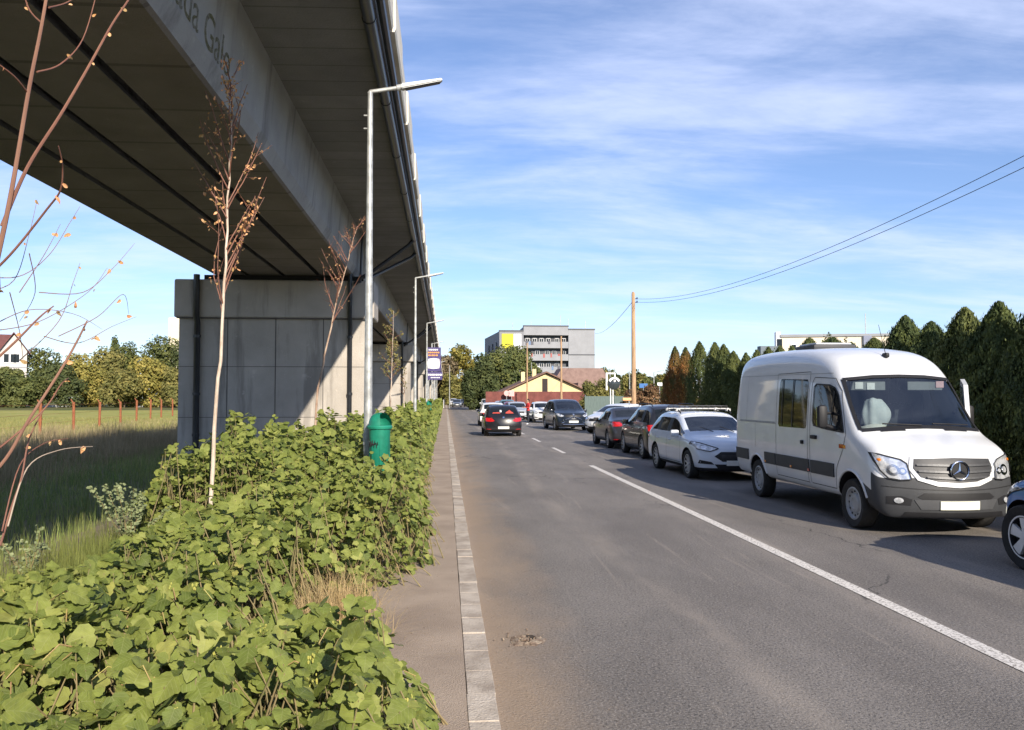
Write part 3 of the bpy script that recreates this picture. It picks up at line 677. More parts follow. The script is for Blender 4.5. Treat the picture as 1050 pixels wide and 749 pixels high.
        patch('fog_lamp_recess', bvh, [(s_*a*k, b_) for a, b_ in fg], 'y', -1, BLK, root, .003)
        # tail lamps
        if tailkind == 'sedan': tl = [(.50,dz-.24),(.83,dz-.26),(.86,dz-.12),(.80,dz-.08),(.54,dz-.13)]
        elif face == 'suv': tl = [(.36,belt-.13),(.60,belt-.20),(.84,belt-.17),(.86,belt-.03),(.70,belt-.03),(.40,belt-.06)]
        else: tl = [(.42,belt-.21),(.60,belt-.25),(.83,belt-.22),(.86,belt-.08),(.78,belt-.05),(.50,belt-.11)]
        patch('tail_light', bvh, [(s_*a*k, b_) for a, b_ in tl], 'y', 1, RLAMP, root, .008)
        # part of the tail lamp that wraps round the side
        zt = tl[0][1]
        patch('tail_light', bvh, [(L_-.14, zt+.0),(L_-.36,zt+.06),(L_-.34,zt+.12),(L_-.14,zt+.15)] if True else [], 'x', s_, RLAMP, root, .007)
        patch('reflector', bvh, [(s_*.58*k,.33),(s_*.80*k,.34),(s_*.80*k,.37),(s_*.58*k,.36)], 'y', 1, RLAMP, root, .006)
    if face == 'slim': gpol = [(-.36,nz-.12),(-.50,nz-.22),(-.34,nz-.33),(.34,nz-.33),(.50,nz-.22),(.36,nz-.12)]
    else: gpol = [(-.42,nz-.03),(-.46,nz-.12),(-.40,nz-.17),(.40,nz-.17),(.46,nz-.12),(.42,nz-.03)]
    gr_ = patch('grille', bvh, [(a*k,b_) for a,b_ in gpol], 'y', -1, BLK, root, .004)
    patch('lower_intake', bvh, [(-.42*k,.27),(-.50*k,.37),(.50*k,.37),(.42*k,.27)], 'y', -1, BLK, root, .003)
    if not lite:
        z1_, z0_ = (nz-.15, nz-.26) if face == 'slim' else (nz-.04, nz-.16)
        strips('grille_bar', bvh, [[(-.36*k,z1_-i*(z1_-z0_)/4-.012),(.36*k,z1_-i*(z1_-z0_)/4-.012)] for i in range(1,4)], 'y', -1, M('grille_bar', (.06,.06,.065), .4, .3), gr_, .010, .006)
    # badge: plain small emblem disc
    def disc(cx_, cz_, r_): return [(cx_+math.cos(a)*r_, cz_+math.sin(a)*r_*.8) for a in [i*math.pi/6 for i in range(12)]]
    patch('badge', bvh, disc(0, nz-.02 if face != 'slim' else nz-.07, .055), 'y', -1, CHROME, root, .009)
    patch('badge', bvh, disc(0, dz-.10 if tailkind != 'sedan' else dz-.15, .05), 'y', 1, CHROME, root, .009)
    # plates
    pz = .40 if face == 'slim' else .50
    patch('number_plate', bvh, [(-.26,pz-.055),(.26,pz-.055),(.26,pz+.055),(-.26,pz+.055)], 'y', -1, PLATE, root, .012)
    rz_ = .62 if tailkind != 'sedan' else .60
    if c.get('plate_low'): rz_ = .42
    patch('number_plate', bvh, [(-.26,rz_-.055),(.26,rz_-.055),(.26,rz_+.055),(-.26,rz_+.055)], 'y', 1, PLATE, root, .012)
    patch('rear_bumper', bvh, [(-.70*k,gc+.08),(-.80*k,gc+.22),(.80*k,gc+.22),(.70*k,gc+.08)], 'y', 1, BLK, root, .004)
    # side: door seams, handles, sill
    if lite != 2:
        d0, d1, d2 = c['cowl']+.18, bp_+.06, cp+.12
        for s_ in (-1, 1):
            strips('door_seam', bvh, [[(d0,gc+.16),(d0-.02,.62),(d0+.02,belt-.03)], [(d1,gc+.13),(d1,belt-.03)], [(d2,belt-.03),(d2,.72),(d2-.20,gc+.18)], [(d0,gc+.13),(d2-.22,gc+.13)]], 'x', s_, BLK, root, .010, .0015)
            for hy_ in (d1-.22, d2-.20):
                h_ = MB(); hit = bvh.ray_cast(Vector((s_*5,hy_,belt-.13)), Vector((-s_,0,0)))[0]
                h_.box(hit.x-.01*s_, hit.x+s_*.028, hy_-.09, hy_+.09, belt-.145, belt-.118, .008); h_.build('door_handle', trim or pm, root)
            patch('side_sill', bvh, [(wy1+r+.10,gc+.03),(wy2-r-.10,gc+.03),(wy2-r-.10,gc+.10),(wy1+r+.10,gc+.10)], 'x', s_, BLK, root, .006, .1)
    if rails:
        for s_ in (-1, 1):
            rb_ = MB(); rb_.tube([(s_*(tum-.03),c['head']+.15,H_-.03),(s_*(tum-.03),c['head']+.30,H_+.045),(s_*(tum-.03),c['rr']-.25,H_+.045),(s_*(tum-.03),c['rr']-.08,H_-.03)], .016, 8)
            rb_.build('roof_rail', BLK, root, True)
    if not lite:
        a_ = MB(); a_.tube([(0,c['rr']-.25,H_+.02),(0,c['rr']-.02,H_+.20)], [.008,.003], 6); a_.build('aerial', BLK, root)
        w_ = MB()
        for s_ in (-.05, .45): w_.tube([(s_-.1,c['cowl']-.02,c['hood']+.09),(s_-.38,c['cowl']+.16,c['hood']+.20)], .008, 5)
        w_.build('wiper', BLK, root)
    if glassy:
        i_ = MB(); i_.box(-.72,.72,c['cowl']+.12,c['cowl']+.45,.60,c['hood']-.01,.04)
        for s_ in (-.36,.36):
            i_.box(s_-.24,s_+.24,c['head']+.05,c['head']+.55,.35,.58,.05); i_.box(s_-.24,s_+.24,c['head']+.45,c['head']+.62,.5,1.12,.05); i_.box(s_-.12,s_+.12,c['head']+.5,c['head']+.60,1.13,1.30,.04)
        i_.box(-.7,.7,c['rr']-.6,c['rr']-.4,.5,1.08,.04)
        i_.build('seat', INT, root, True)
        sw = MB(); cx_, cy_, cz_ = .36, c['cowl']+.52, .92
        ringp = [(cx_+math.cos(a)*.18, cy_-math.sin(a)*.06, cz_+math.sin(a)*.17) for a in [i*2*math.pi/16 for i in range(17)]]; sw.tube(ringp, .014, 6, False); sw.build('steering_wheel', BLK, root, True)
    return root, bvh, c
def setup(root, loc, rz, label, cat='car', group=None):
    root.location = loc; root.rotation_euler = (0,0,rz); tag(root, label, cat, group); return root
def place_front(root, c, x, yfw, rz, **k):
    """x of centre, yfw = world depth of the front axle (rz=0 facing the camera, pi facing away)"""
    f = Vector((0, c['fw'], 0)); f.rotate(Euler((0,0,rz))); return setup(root, (x-f.x, yfw-f.y, 0), rz, **k)
# ------------------------------------------------------------------ THE VAN
def make_van():
    root = empty('delivery_van')
    pm = paint('van_white', (.66,.67,.68), .42, .8); W_ = .985
    body_z = .40
    def st(y, p, bow=0., yo=None): return dict(y=y, p=p, bow=bow, yo=yo or [0]*9)
    s = [
     st(0, [(.80,.23),(.88,.29),(.92,.55),(.92,.76),(.90,.99),(.82,1.035),(.62,1.06),(.34,1.075),(0,1.08)], .30, [.05,0,-.02,.03,.09,.11,.11,.11,.11]),
     st(.28, [(.84,.27),(.95,.33),(.975,.58),(.97,.82),(.935,1.07),(.86,1.14),(.66,1.165),(.34,1.185),(0,1.19)], .16),
     st(.60, [(.84,.34),(.965,.40),(.985,.70),(.98,.97),(.95,1.18),(.875,1.245),(.70,1.275),(.36,1.295),(0,1.30)], .08),
     st(.90, [(.84,.38),(.97,.43),(.985,.80),(.985,1.10),(.96,1.29),(.91,1.345),(.83,1.37),(.48,1.40),(0,1.41)], .12),
     st(1.42, [(.84,.38),(.97,.43),(.985,.85),(.985,1.28),(.955,1.48),(.895,1.97),(.81,2.11),(.47,2.16),(0,2.175)], .12),
     st(1.74, [(.84,.38),(.97,.43),(.985,.85),(.985,1.28),(.96,1.60),(.90,2.08),(.84,2.38),(.54,2.465),(0,2.485)], .08),
     st(2.30, [(.84,.38),(.97,.43),(.985,.85),(.985,1.28),(.965,1.65),(.925,2.16),(.855,2.53),(.58,2.605),(0,2.625)], .02),
     st(3.20, [(.84,.38),(.97,.43),(.985,.85),(.985,1.28),(.965,1.70),(.93,2.20),(.868,2.60),(.60,2.665),(0,2.68)]),
     st(4.60, [(.84,.38),(.97,.43),(.985,.85),(.985,1.28),(.965,1.70),(.93,2.22),(.868,2.63),(.60,2.695),(0,2.71)]),
     st(5.62, [(.84,.38),(.97,.43),(.985,.85),(.983,1.28),(.96,1.70),(.905,2.19),(.855,2.60),(.58,2.67),(0,2.685)]),
     st(5.83, [(.84,.38),(.955,.44),(.975,.85),(.97,1.28),(.945,1.68),(.885,2.15),(.83,2.50),(.54,2.57),(0,2.59)]),
     st(5.91, [(.80,.42),(.90,.46),(.92,.85),(.92,1.28),(.89,1.66),(.83,2.10),(.74,2.38),(.44,2.46),(0,2.47)]),
    ]
    def matfn(kind, i, j):
        if kind == 'side':
            if j == 'bot': return 1
            if j == (0,1): return 3 if i == 0 else (1 if i < 3 else 0)
            if i == 0 and j in ((1,2),(2,3)): return 3
            if i == 1 and j == (1,2): return 3
            return 0
        if kind == 'front': return 3 if i <= 2 else 0
        return 0
    fw, wb, r = 1.0, 3.665, .345
    mats = [pm, BLK, glass_mat('van_windscreen', (.62,.70,.72)), DGREY]
    def post(m_):
        for p in m_.polygons:
            c = p.center
            if .7 < c.y < 1.75 and p.normal.y < -.25 and p.material_index == 0:
                w_ = .865-(c.z-1.41)*.075
                if abs(c.x) < w_ and 1.418-.05*(c.x/.85)**2 < c.z < 2.150-.055*(c.x/.8)**2: p.material_index = 2
    me, bvh = cage(s, None, None, 3, matfn, mats, arches=[(fw, .36, .435, .66, 1.3), (fw+wb, .36, .415, .66, 1.3)], post=post)
    parts = split_body(me, root, {2: ('windscreen', False)})
    RW = M('steel_rim', (.36,.37,.385), .45, .2)
    for sd_ in (-1, 1):
        wheel(root, sd_*.855, fw, r, .225, sd_, 'steel', n=40, rimcol=RW); wheel(root, sd_*.855, fw+wb, r, .225, sd_, 'steel', n=40, rimcol=RW)
        # arch flare lip
        for yc, ra in ((fw,.435),(fw+wb,.415)):
            lip = MB(); pts = []
            for k in range(17):
                a = math.radians(14+152*k/16); yy, zz_ = yc+math.cos(a)*(ra+.015), .36+math.sin(a)*(ra+.015)
                h = bvh.ray_cast(Vector((sd_*5,yy,max(zz_,.46))), Vector((-sd_,0,0)))[0]; xh = h.x if h else sd_*.98
                pts.append((xh+sd_*.002, yy, zz_))
            lip.tube(pts, .018, 6); lip.build('arch_lip', pm, root, True)
    # windows glued on the sides (camera side is -x)
    for sd_ in (-1, 1):
        fwn = [(1.22,1.33),(1.36,1.62),(1.50,1.87),(1.60,1.97),(1.76,2.02),(2.18,2.04),(2.24,2.00),(2.24,1.48),(2.19,1.40),(1.75,1.36)]
        patch('side_window', bvh, fwn, 'x', sd_, DGLASS, root, .003, .05, .01)
        strips('window_seal', bvh, [fwn+fwn[:1]], 'x', sd_, BLK, root, .022, .005)
        strips('window_divider', bvh, [[(1.62,1.37),(1.60,1.93)]], 'x', sd_, BLK, root, .03, .007)
        sw_ = [(2.50,1.34),(2.47,1.39),(2.46,2.07),(2.51,2.12),(3.55,2.15),(3.61,2.11),(3.62,1.38),(3.58,1.335)]
        patch('side_window', bvh, sw_, 'x', sd_, DGLASS, root, .003, .05, .01)
        strips('window_divider', bvh, [[(3.02,1.35),(3.01,2.13)],[(3.46,1.35),(3.45,2.14)]], 'x', sd_, BLK, root, .035, .006)
        # seams: doors, roof gutter, panel folds
        strips('door_seam', bvh, [[(1.16,1.30),(1.20,1.10),(1.42,.80),(1.47,.50),(2.30,.50)],[(1.16,1.30),(1.46,1.93),(1.66,2.12),(2.26,2.15),(2.33,2.06),(2.33,.50)]], 'x', sd_, M('seam', (.06,.06,.062), .8), root, .011, .0015)
        strips('door_seam', bvh, [[(2.42,.48),(2.42,2.24),(3.72,2.24),(3.72,.50),(2.42,.50)]], 'x', sd_, MATS['seam'], root, .010, .0015)
        strips('panel_seam', bvh, [[(1.75,2.20),(5.80,2.24)],[(3.74,1.38),(5.82,1.38)],[(4.72,.92),(4.72,1.36)],[(5.20,1.40),(5.20,2.24)]], 'x', sd_, M('soft_seam', (.33,.34,.345), .7), root, .009, .0012)
        sr = M('slide_rail', (.10,.10,.105), .5)
        strips('slide_rail', bvh, [[(3.76,1.395),(5.55,1.395)]], 'x', sd_, MATS['soft_seam'], root, .03, .003)
        # dark rubbing band in three panels
        for a, b_ in ((1.50,2.30),(2.36,3.71),(3.75,4.25)):
            bd = patch('side_moulding', bvh, [(a,.66),(b_,.66),(b_,.86),(a,.86)], 'x', sd_, DGREY, root, .014, .1, .03)
        patch('side_moulding', bvh, [(5.09,.66),(5.80,.66),(5.80,.86),(5.09,.86)], 'x', sd_, DGREY, root, .014, .1, .03)
        # handles, flap, repeater lamp, dots
        for hy_, hz_, ln_ in ((2.16,1.22,.09),(2.60,1.12,.03)):
            hit = bvh.ray_cast(Vector((sd_*5,hy_,hz_)), Vector((-sd_,0,0)))[0]
            h_ = MB(); h_.box(hit.x-.01*sd_, hit.x+sd_*.04, hy_-ln_, hy_+ln_, hz_-.03, hz_+.03, .012); h_.build('door_handle', BLK, root, True)
        patch('side_indicator', bvh, [(1.20,1.10),(1.32,1.10),(1.32,1.16),(1.20,1.16)], 'x', sd_, RLAMP, root, .008)
        patch('side_indicator', bvh, [(1.14,1.10),(1.195,1.11),(1.195,1.15),(1.14,1.15)], 'x', sd_, AMB, root, .008)
        for yy in (2.36, 3.05, 4.2): patch('side_marker', bvh, [(yy-.03,.68),(yy+.03,.68),(yy+.03,.715),(yy-.03,.715)], 'x', sd_, RLAMP if yy < 3 else AMB, root, .022)
        # big two-part mirror on its arm
        m_ = MB(); m_.box(sd_*1.05, sd_*1.20, 1.50, 1.62, 1.38, 1.72, .05); m_.cm = 1
        m_.tube([(sd_*.93,1.46,1.36),(sd_*1.08,1.55,1.42)], .035, 8); m_.tube([(sd_*.92,1.62,1.60),(sd_*1.08,1.58,1.60)], .022, 8)
        m_.cm = 2; m_.box(sd_*1.065, sd_*1.185, 1.615, 1.628, 1.52, 1.69); m_.box(sd_*1.065, sd_*1.185, 1.615, 1.628, 1.41, 1.50)
        m_.build('wing_mirror', [BLK, BLK, CHROME], root, True)
    # --- front
    glm = M('lamp_clear', (.55,.57,.60), .10, .55, col2=(.85,.87,.9), scale=12, contrast=2.5, coat=1)
    for sd_ in (-1, 1):
        # tall swept lamp: upper outer corner high, inner corner at the grille
        hp = [(.575,.755),(.70,.745),(.82,.765),(.895,.86),(.93,.98),(.935,1.09),(.82,1.055),(.66,1.01),(.60,.96)]
        hl = patch('headlight', bvh, [(sd_*a,b_) for a,b_ in hp], 'y', -1, glm, root, .010, .04, .03)
        for cx_, cz_, rr_, mm in ((.755,.87,.072,CHROME),(.655,.86,.045,CHROME),(.885,1.0,.018,AMB)):
            patch('lens', bvh, [(sd_*cx_+math.cos(a)*rr_, cz_+math.sin(a)*rr_) for a in [i*math.pi/8 for i in range(16)]], 'y', -1, mm if mm is AMB else CHROME, hl, .018, .03, .02)
            patch('lens', bvh, [(sd_*cx_+math.cos(a)*rr_*.55, cz_+math.sin(a)*rr_*.55) for a in [i*math.pi/8 for i in range(16)]], 'y', -1, glm if mm is CHROME else AMB, hl, .022, .03, .02)
        strips('lamp_edge', bvh, [[(sd_*a,b_) for a,b_ in hp+hp[:1]]], 'y', -1, BLK, hl, .014, .012)
        fgp = [(.60,.42),(.86,.43),(.86,.53),(.70,.54),(.58,.50)]
        fr_ = patch('fog_lamp_recess', bvh, [(sd_*a,b_) for a,b_ in fgp], 'y', -1, BLK, root, .004, .04)
        patch('fog_lamp', bvh, [(sd_*.73+math.cos(a)*.052, .482+math.sin(a)*.036) for a in [i*math.pi/8 for i in range(16)]], 'y', -1, HLAMP, root, .014, .03)
        # bonnet scoops below the screen
        strips('air_vent', bvh, [[(sd_*.28,.80),(sd_*.62,.835)]], 'z', 1, BLK, root, .06, .004)
    gp_ = [(-.505,1.015),(-.53,.90),(-.46,.79),(-.26,.735),(0,.72),(.26,.735),(.46,.79),(.53,.90),(.505,1.015),(0,1.03)]
    sur = patch('grille_surround', bvh, [(-.545,1.045),(-.585,.89),(-.50,.745),(-.28,.675),(0,.655),(.28,.675),(.50,.745),(.585,.89),(.545,1.045),(0,1.06)], 'y', -1, pm, root, .012, .05, .03)
    gr_ = patch('grille', bvh, gp_, 'y', -1, M('grille_dark', (.035,.036,.04), .5), root, .020, .05, .03)
    strips('grille_bar', bvh, [[(-.50,.945),(0,.935),(.50,.945)],[(-.49,.865),(0,.85),(.49,.865)],[(-.40,.79),(0,.77),(.40,.79)]], 'y', -1, M('grille_bar_grey', (.065,.067,.072), .45, .2), gr_, .026, .022)
    # ring-and-three-point star on the grille
    hit = bvh.ray_cast(Vector((0,-5,.88)), Vector((0,1,0)))[0]; yb = hit.y-.078
    e = MB(); R0 = .118
    e.tube([(math.cos(a)*R0, yb, .88+math.sin(a)*R0) for a in [i*2*math.pi/40 for i in range(41)]], .012, 8, False)
    e.build('star_badge', CHROME, root, True)
    e = MB()
    for k in range(3):
        a = math.pi/2+k*2*math.pi/3; d = Vector((math.cos(a),0,math.sin(a))); p_ = Vector((-d.z,0,d.x)); c0 = Vector((0,yb,.88))
        e.add([c0+d*R0, c0+p_*.020-d*.0, c0-p_*.020, c0+Vector((0,-.018,0)), c0+Vector((0,.012,0))], [(0,1,3),(0,3,2),(0,4,1),(0,2,4)])
    e.build('star_badge', CHROME, root)
    e = MB(); e.lathe([(R0*.98,0),(R0*.98,.03)], 30, 'y', (0,yb+.01,.88)); e.build('badge_backing', BLK, root)
    # bumper mouldings, lower intake, plate
    patch('lower_intake', bvh, [(-.52,.53),(-.44,.585),(.44,.585),(.52,.53),(.46,.50),(-.46,.50)], 'y', -1, BLK, root, .004, .05)
    patch('lower_intake', bvh, [(-.70,.27),(-.66,.335),(.66,.335),(.70,.27)], 'y', -1, BLK, root, .004, .05)
    patch('bumper_panel', bvh, [(-.48,.37),(-.56,.495),(-.46,.498),(.46,.498),(.56,.495),(.48,.37)], 'y', -1, M('bumper_mid', (.065,.067,.072), .5), root, .006, .05)
    strips('bumper_seam', bvh, [[(-.90,.66),(-.5,.635),(0,.62),(.5,.635),(.90,.66)]], 'y', -1, BLK, root, .012, .002)
    patch('number_plate', bvh, [(-.26,.375),(.26,.375),(.26,.485),(-.26,.485)], 'y', -1, M('plate_cream', (.80,.80,.66), .5, var=.04), root, .018, .05)
    # screen seal, wipers, roof aerial, roof vent
    strips('screen_seal', bvh, [[(-.855,1.37),(-.4,1.41),(0,1.42),(.4,1.41),(.855,1.37)],[(-.805,2.10),(-.4,2.14),(0,2.15),(.4,2.14),(.805,2.10)]], 'y', -1, BLK, root, .045, .004)
    for sd_ in (-1, 1): strips('screen_seal', bvh, [[(sd_*.857,1.37),(sd_*.833,1.75),(sd_*.805,2.10)]], 'y', -1, BLK, root, .045, .004)
    for x0_, x1_ in ((-.55,-.02),(.15,.70)):
        a, b_ = Vector((x0_,0,1.45)), Vector((x1_,0,1.43)); pts = []
        for k in range(9):
            p_ = a.lerp(b_, k/8); h = bvh.ray_cast(Vector((p_.x,-5,p_.z)), Vector((0,1,0)))[0]; pts.append(h+Vector((0,-.02,.015)))
        w_ = MB(); w_.tube(pts, .011, 6); w_.build('wiper', BLK, root, True)
    h = bvh.ray_cast(Vector((-.02,1.80,6)), Vector((0,0,-1)))[0]
    a_ = MB(); a_.box(-.05,.01,h.y-.09,h.y+.05,h.z-.02,h.z+.055,.02); a_.tube([(-.02,h.y-.02,h.z+.03),(-.03,h.y+.16,h.z+.50)], [.006,.003], 6); a_.build('aerial', BLK, root, True)
    v_ = MB(); v_.box(-.38,.38,3.5,4.3,2.66,2.755,.03); v_.cm = 1; v_.box(-.32,.32,3.55,4.25,2.74,2.785,.02); v_.build('roof_vent', [DGREY, M('roof_vent_lid', (.45,.47,.5), .3)], root, True)
    # --- cabin seen through the windscreen
    i_ = MB(); i_.box(-.80,.80,1.00,1.45,1.02,1.33,.06); i_.build('dashboard', M('dash', (.05,.052,.056), .8), root, True)
    for sx in (-.50,.10,.52):
        q = MB(); q.box(sx-.23,sx+.23,1.95,2.45,.70,.98,.06); q.box(sx-.23,sx+.23,2.38,2.55,.95,1.72,.06); q.box(sx-.13,sx+.13,2.42,2.52,1.74,1.95,.04); q.build('seat', INT, root, True)
    q = MB(); cc = Vector((-.50,1.55,1.42)); q.tube([cc+Vector((math.cos(a)*.21,-math.sin(a)*.12,math.sin(a)*.17)) for a in [i*2*math.pi/20 for i in range(21)]], .017, 7, False); q.tube([cc, cc+Vector((0,-.25,-.22))], .04, 8); q.tube([cc+Vector((-.2,0,0)),cc+Vector((.2,0,0))], .02, 6); q.build('steering_wheel', BLK, root, True)
    vis = M('sun_visor', (.24,.24,.24), .9)
    for sx in (-.44,.44):
        q = MB(); q.box(sx-.27,sx+.27,1.52,1.54,1.94,2.07,.01); q.rot = None; q.build('sun_visor', vis, root)
    for sx, sz in ((-.58,2.01),(-.40,2.00),(.66,2.03)):
        q = MB(); q.box(sx-.06,sx+.06,1.505,1.512,sz-.05,sz+.05); q.build('sticker', M('sticker', (.75,.72,.70), .7) if sx < .5 else M('pink_sticker', (.75,.45,.45), .7), root)
    b_ = MB(); b_.box(-.76,.76,2.62,2.66,.6,2.25); b_.build('bulkhead', M('bulkhead', (.05,.055,.07), .8), root)
    q = MB(); q.tube([(.46,2.6,1.3),(.46,2.6,2.2)], .03, 6); q.tube([(.62,2.6,1.3),(.62,2.6,2.2)], .025, 6); q.build('grab_pole', M('pale_pole', (.6,.6,.6), .5), root)
    # tail: doors and lamps
    for sd_ in (-1, 1):
        patch('tail_light', bvh, [(sd_*.80,.85),(sd_*.90,.85),(sd_*.90,1.40),(sd_*.80,1.40)], 'y', 1, RLAMP, root, .01)
        patch('rear_window', bvh, [(sd_*.10,1.45),(sd_*.70,1.45),(sd_*.66,2.05),(sd_*.10,2.05)], 'y', 1, DGLASS, root, .006)
    strips('door_seam', bvh, [[(0,.55),(0,2.4)]], 'y', 1, MATS['seam'], root, .015, .002)
    q = MB(); q.box(-.85,.85,5.88,5.98,.42,.62,.03); q.build('rear_bumper', DGREY, root)
    # open passenger door on the far side (+x)
    q = MB(); hinge = Vector((.965,1.35,0)); 
    prof = [(0,.55),(0,1.32),(.34,2.02),(.80,2.12),(.86,2.04),(.86,.55)]
    ang = R(27)
    def T(u, z, o): return (hinge.x+math.sin(ang)*u+math.cos(ang)*o, hinge.y+math.cos(ang)*u-math.sin(ang)*o, z)
    k = len(prof)
    q.add([T(u,z,0) for u,z in prof]+[T(u,z,.06) for u,z in prof], [tuple(range(k)), tuple(range(2*k-1,k-1,-1))]+[(i,i+k,(i+1)%k+k,(i+1)%k) for i in range(k)])
    wp = [(.10,1.38),(.40,1.98),(.76,2.03),(.78,1.38)]
    do = q.build('door', pm, root)
    q = MB()
    for o0, o1 in ((-.008,-.002),(.062,.068)):
        q.add([T(u,z,o0) for u,z in wp]+[T(u,z,o1) for u,z in wp], [(0,1,2,3),(7,6,5,4)]+[(i,i+4,(i+1)%4+4,(i+1)%4) for i in range(4)])
    q.build('side_window', M('pale_glass', (.25,.30,.33), .05, var=.2, spec=.8), do)
    tag(do, 'open passenger door on the far side')
    return root, bvh
van, vbvh = make_van()
setup(van, (6.665, 10.32, 0), R(-.8), 'white high-roof panel van with black bumper and star badge, largest vehicle in the queue', 'van', 'vehicles queued facing the camera')
# things on the dashboard of the van: cloth bundle and papers
def crumple(name, c, r, m, seed, sub=4, amp=.35, flat=1.):
    bm = bmesh.new(); bmesh.ops.create_icosphere(bm, subdivisions=sub, radius=1)
    rs = np.random.default_rng(seed); ks = rs.normal(size=(7,3))*2.4; ph_ = rs.uniform(0,6,7)
    for v in bm.verts:
        n_ = v.co.normalized(); h = sum(math.sin(n_.dot(Vector(k))+p_) for k, p_ in zip(ks, ph_))/7
        v.co = Vector((n_.x*r[0], n_.y*r[1], n_.z*r[2]))*(1+amp*h)
        v.co.z = max(v.co.z, -r[2]*flat)
    me = bpy.data.meshes.new(name); bm.to_mesh(me); bm.free(); me.materials.append(m); me.polygons.foreach_set('use_smooth', [True]*len(me.polygons))
    o = bpy.data.objects.new(name, me); o.location = c; return link(o)
vl = van.location
o = crumple('cloth_bundle', (vl.x-.40, vl.y+1.36, 1.56), (.21,.13,.24), M('bundle_cloth', (.48,.50,.50), .9, col2=(.62,.62,.60), scale=9), 3, flat=.9); tag(o, 'pale crumpled bag propped on the dashboard behind the van windscreen', 'bag')
o = crumple('folded_cloth', (vl.x-.56, vl.y+1.26, 1.37), (.24,.11,.07), M('papers', (.62,.56,.48), .9, col2=(.75,.72,.66), scale=12), 8, amp=.5, flat=.6); tag(o, 'cream cloth and papers lying on the van dashboard near the steering wheel', 'cloth')
o = crumple('dashboard_clutter', (vl.x+.30, vl.y+1.26, 1.36), (.30,.10,.05), M('clutter', (.25,.25,.26), .9, col2=(.6,.6,.58), scale=14), 9, amp=.6, flat=.6); tag(o, 'grey and white clutter on the passenger side of the van dashboard', 'clutter')

# ------------------------------------------------------------------ CARS
def blueplate(root): pass
# blue car in the lower right corner, facing away
c1, bv, cc = make_car('blue_car', paint('blue', (.006,.15,.45), .3), L=4.0, W=.89, H=1.58, hood=1.04, nose=.86, belt=1.0, cowl=.85, head=1.75, rr=3.35, tail=3.75, deck=1.08, fw=.66, wb=2.57, wr=.345, spokes=5, face='tall', level=3)
place_front(c1, cc, 6.98, 8.42, R(180), label='bright blue car cut off by the photo edge, five-spoke wheel, nose to the white van', group='vehicles parked facing away')
# white estate with roof rails, facing the camera
c2, bv, cc = make_car('estate_car', paint('white', (.60,.64,.70), .4), L=4.5, W=.91, H=1.48, hood=.95, nose=.76, belt=.95, cowl=1.20, head=2.0, rr=4.0, tail=4.36, deck=1.02, fw=.88, wb=2.65, wr=.325, rails=True, face='slim', style='estate', glassy=True, level=3)
q = MB()
for yy in (2.35, 3.2):
    q.box(-.66,.66,yy,yy+.04,1.55,1.575)
    for sx in (-.64,.64): q.box(sx-.05,sx+.05,yy-.03,yy+.08,1.50,1.56)
q.build('roof_bar', M('bar_alu', (.5,.5,.5), .4, .6), c2)
# a low roof basket of bent tube
q = MB()
for k in range(9): q.tube([(-.60+.15*k,2.3,1.585),(-.60+.15*k,2.35,1.625),(-.60+.15*k,3.3,1.625),(-.60+.15*k,3.35,1.585)], .009, 5)
for yy in (2.35,2.6,2.85,3.1,3.3): q.tube([(-.62,yy,1.625),(.62,yy,1.625)], .009, 5)
q.build('roof_basket', M('rack_steel', (.10,.095,.09), .5, .5), c2)
place_front(c2, cc, 6.37, 18.6, R(1), label='white estate car with black roof rails, right behind the white van', group='vehicles queued facing the camera')
# dark crossover facing away
c3, bv, cc = make_car('crossover_car', paint('black', (.012,.012,.015), .3), L=4.45, W=.92, H=1.60, hood=1.0, nose=.84, belt=1.02, cowl=1.15, head=1.95, rr=3.95, tail=4.28, deck=1.08, fw=.88, wb=2.62, wr=.345, face='suv', style='estate', rails=True, level=2)
place_front(c3, cc, 6.78, 27.3, R(180), label='black crossover seen from behind next to the white estate car, red tail lamps', group='vehicles parked facing away')
c4, bv, cc = make_car('sedan_car', paint('charcoal', (.022,.022,.028), .3), tailkind='sedan', L=4.6, W=.90, H=1.46, hood=.95, nose=.78, belt=.95, cowl=1.25, head=2.05, rr=3.45, tail=4.02, deck=1.06, fw=.9, wb=2.68, wr=.325, level=2)
place_front(c4, cc, 6.75, 32.6, R(180), label='dark grey saloon parked beyond the black crossover, boot towards the camera', group='vehicles parked facing away')
c5, bv, cc = make_car('white_car', paint('white_b', (.70,.70,.70), .4), L=4.5, W=.9, H=1.50, hood=.98, nose=.80, belt=.98, cowl=1.1, head=2.0, rr=3.8, tail=4.3, deck=1.05, style='estate', level=2)
setup(c5, (7.55, 41.6, 0), R(-42), 'white car turned across the verge, only its nose and curved roof showing', 'car', 'vehicles queued facing the camera')
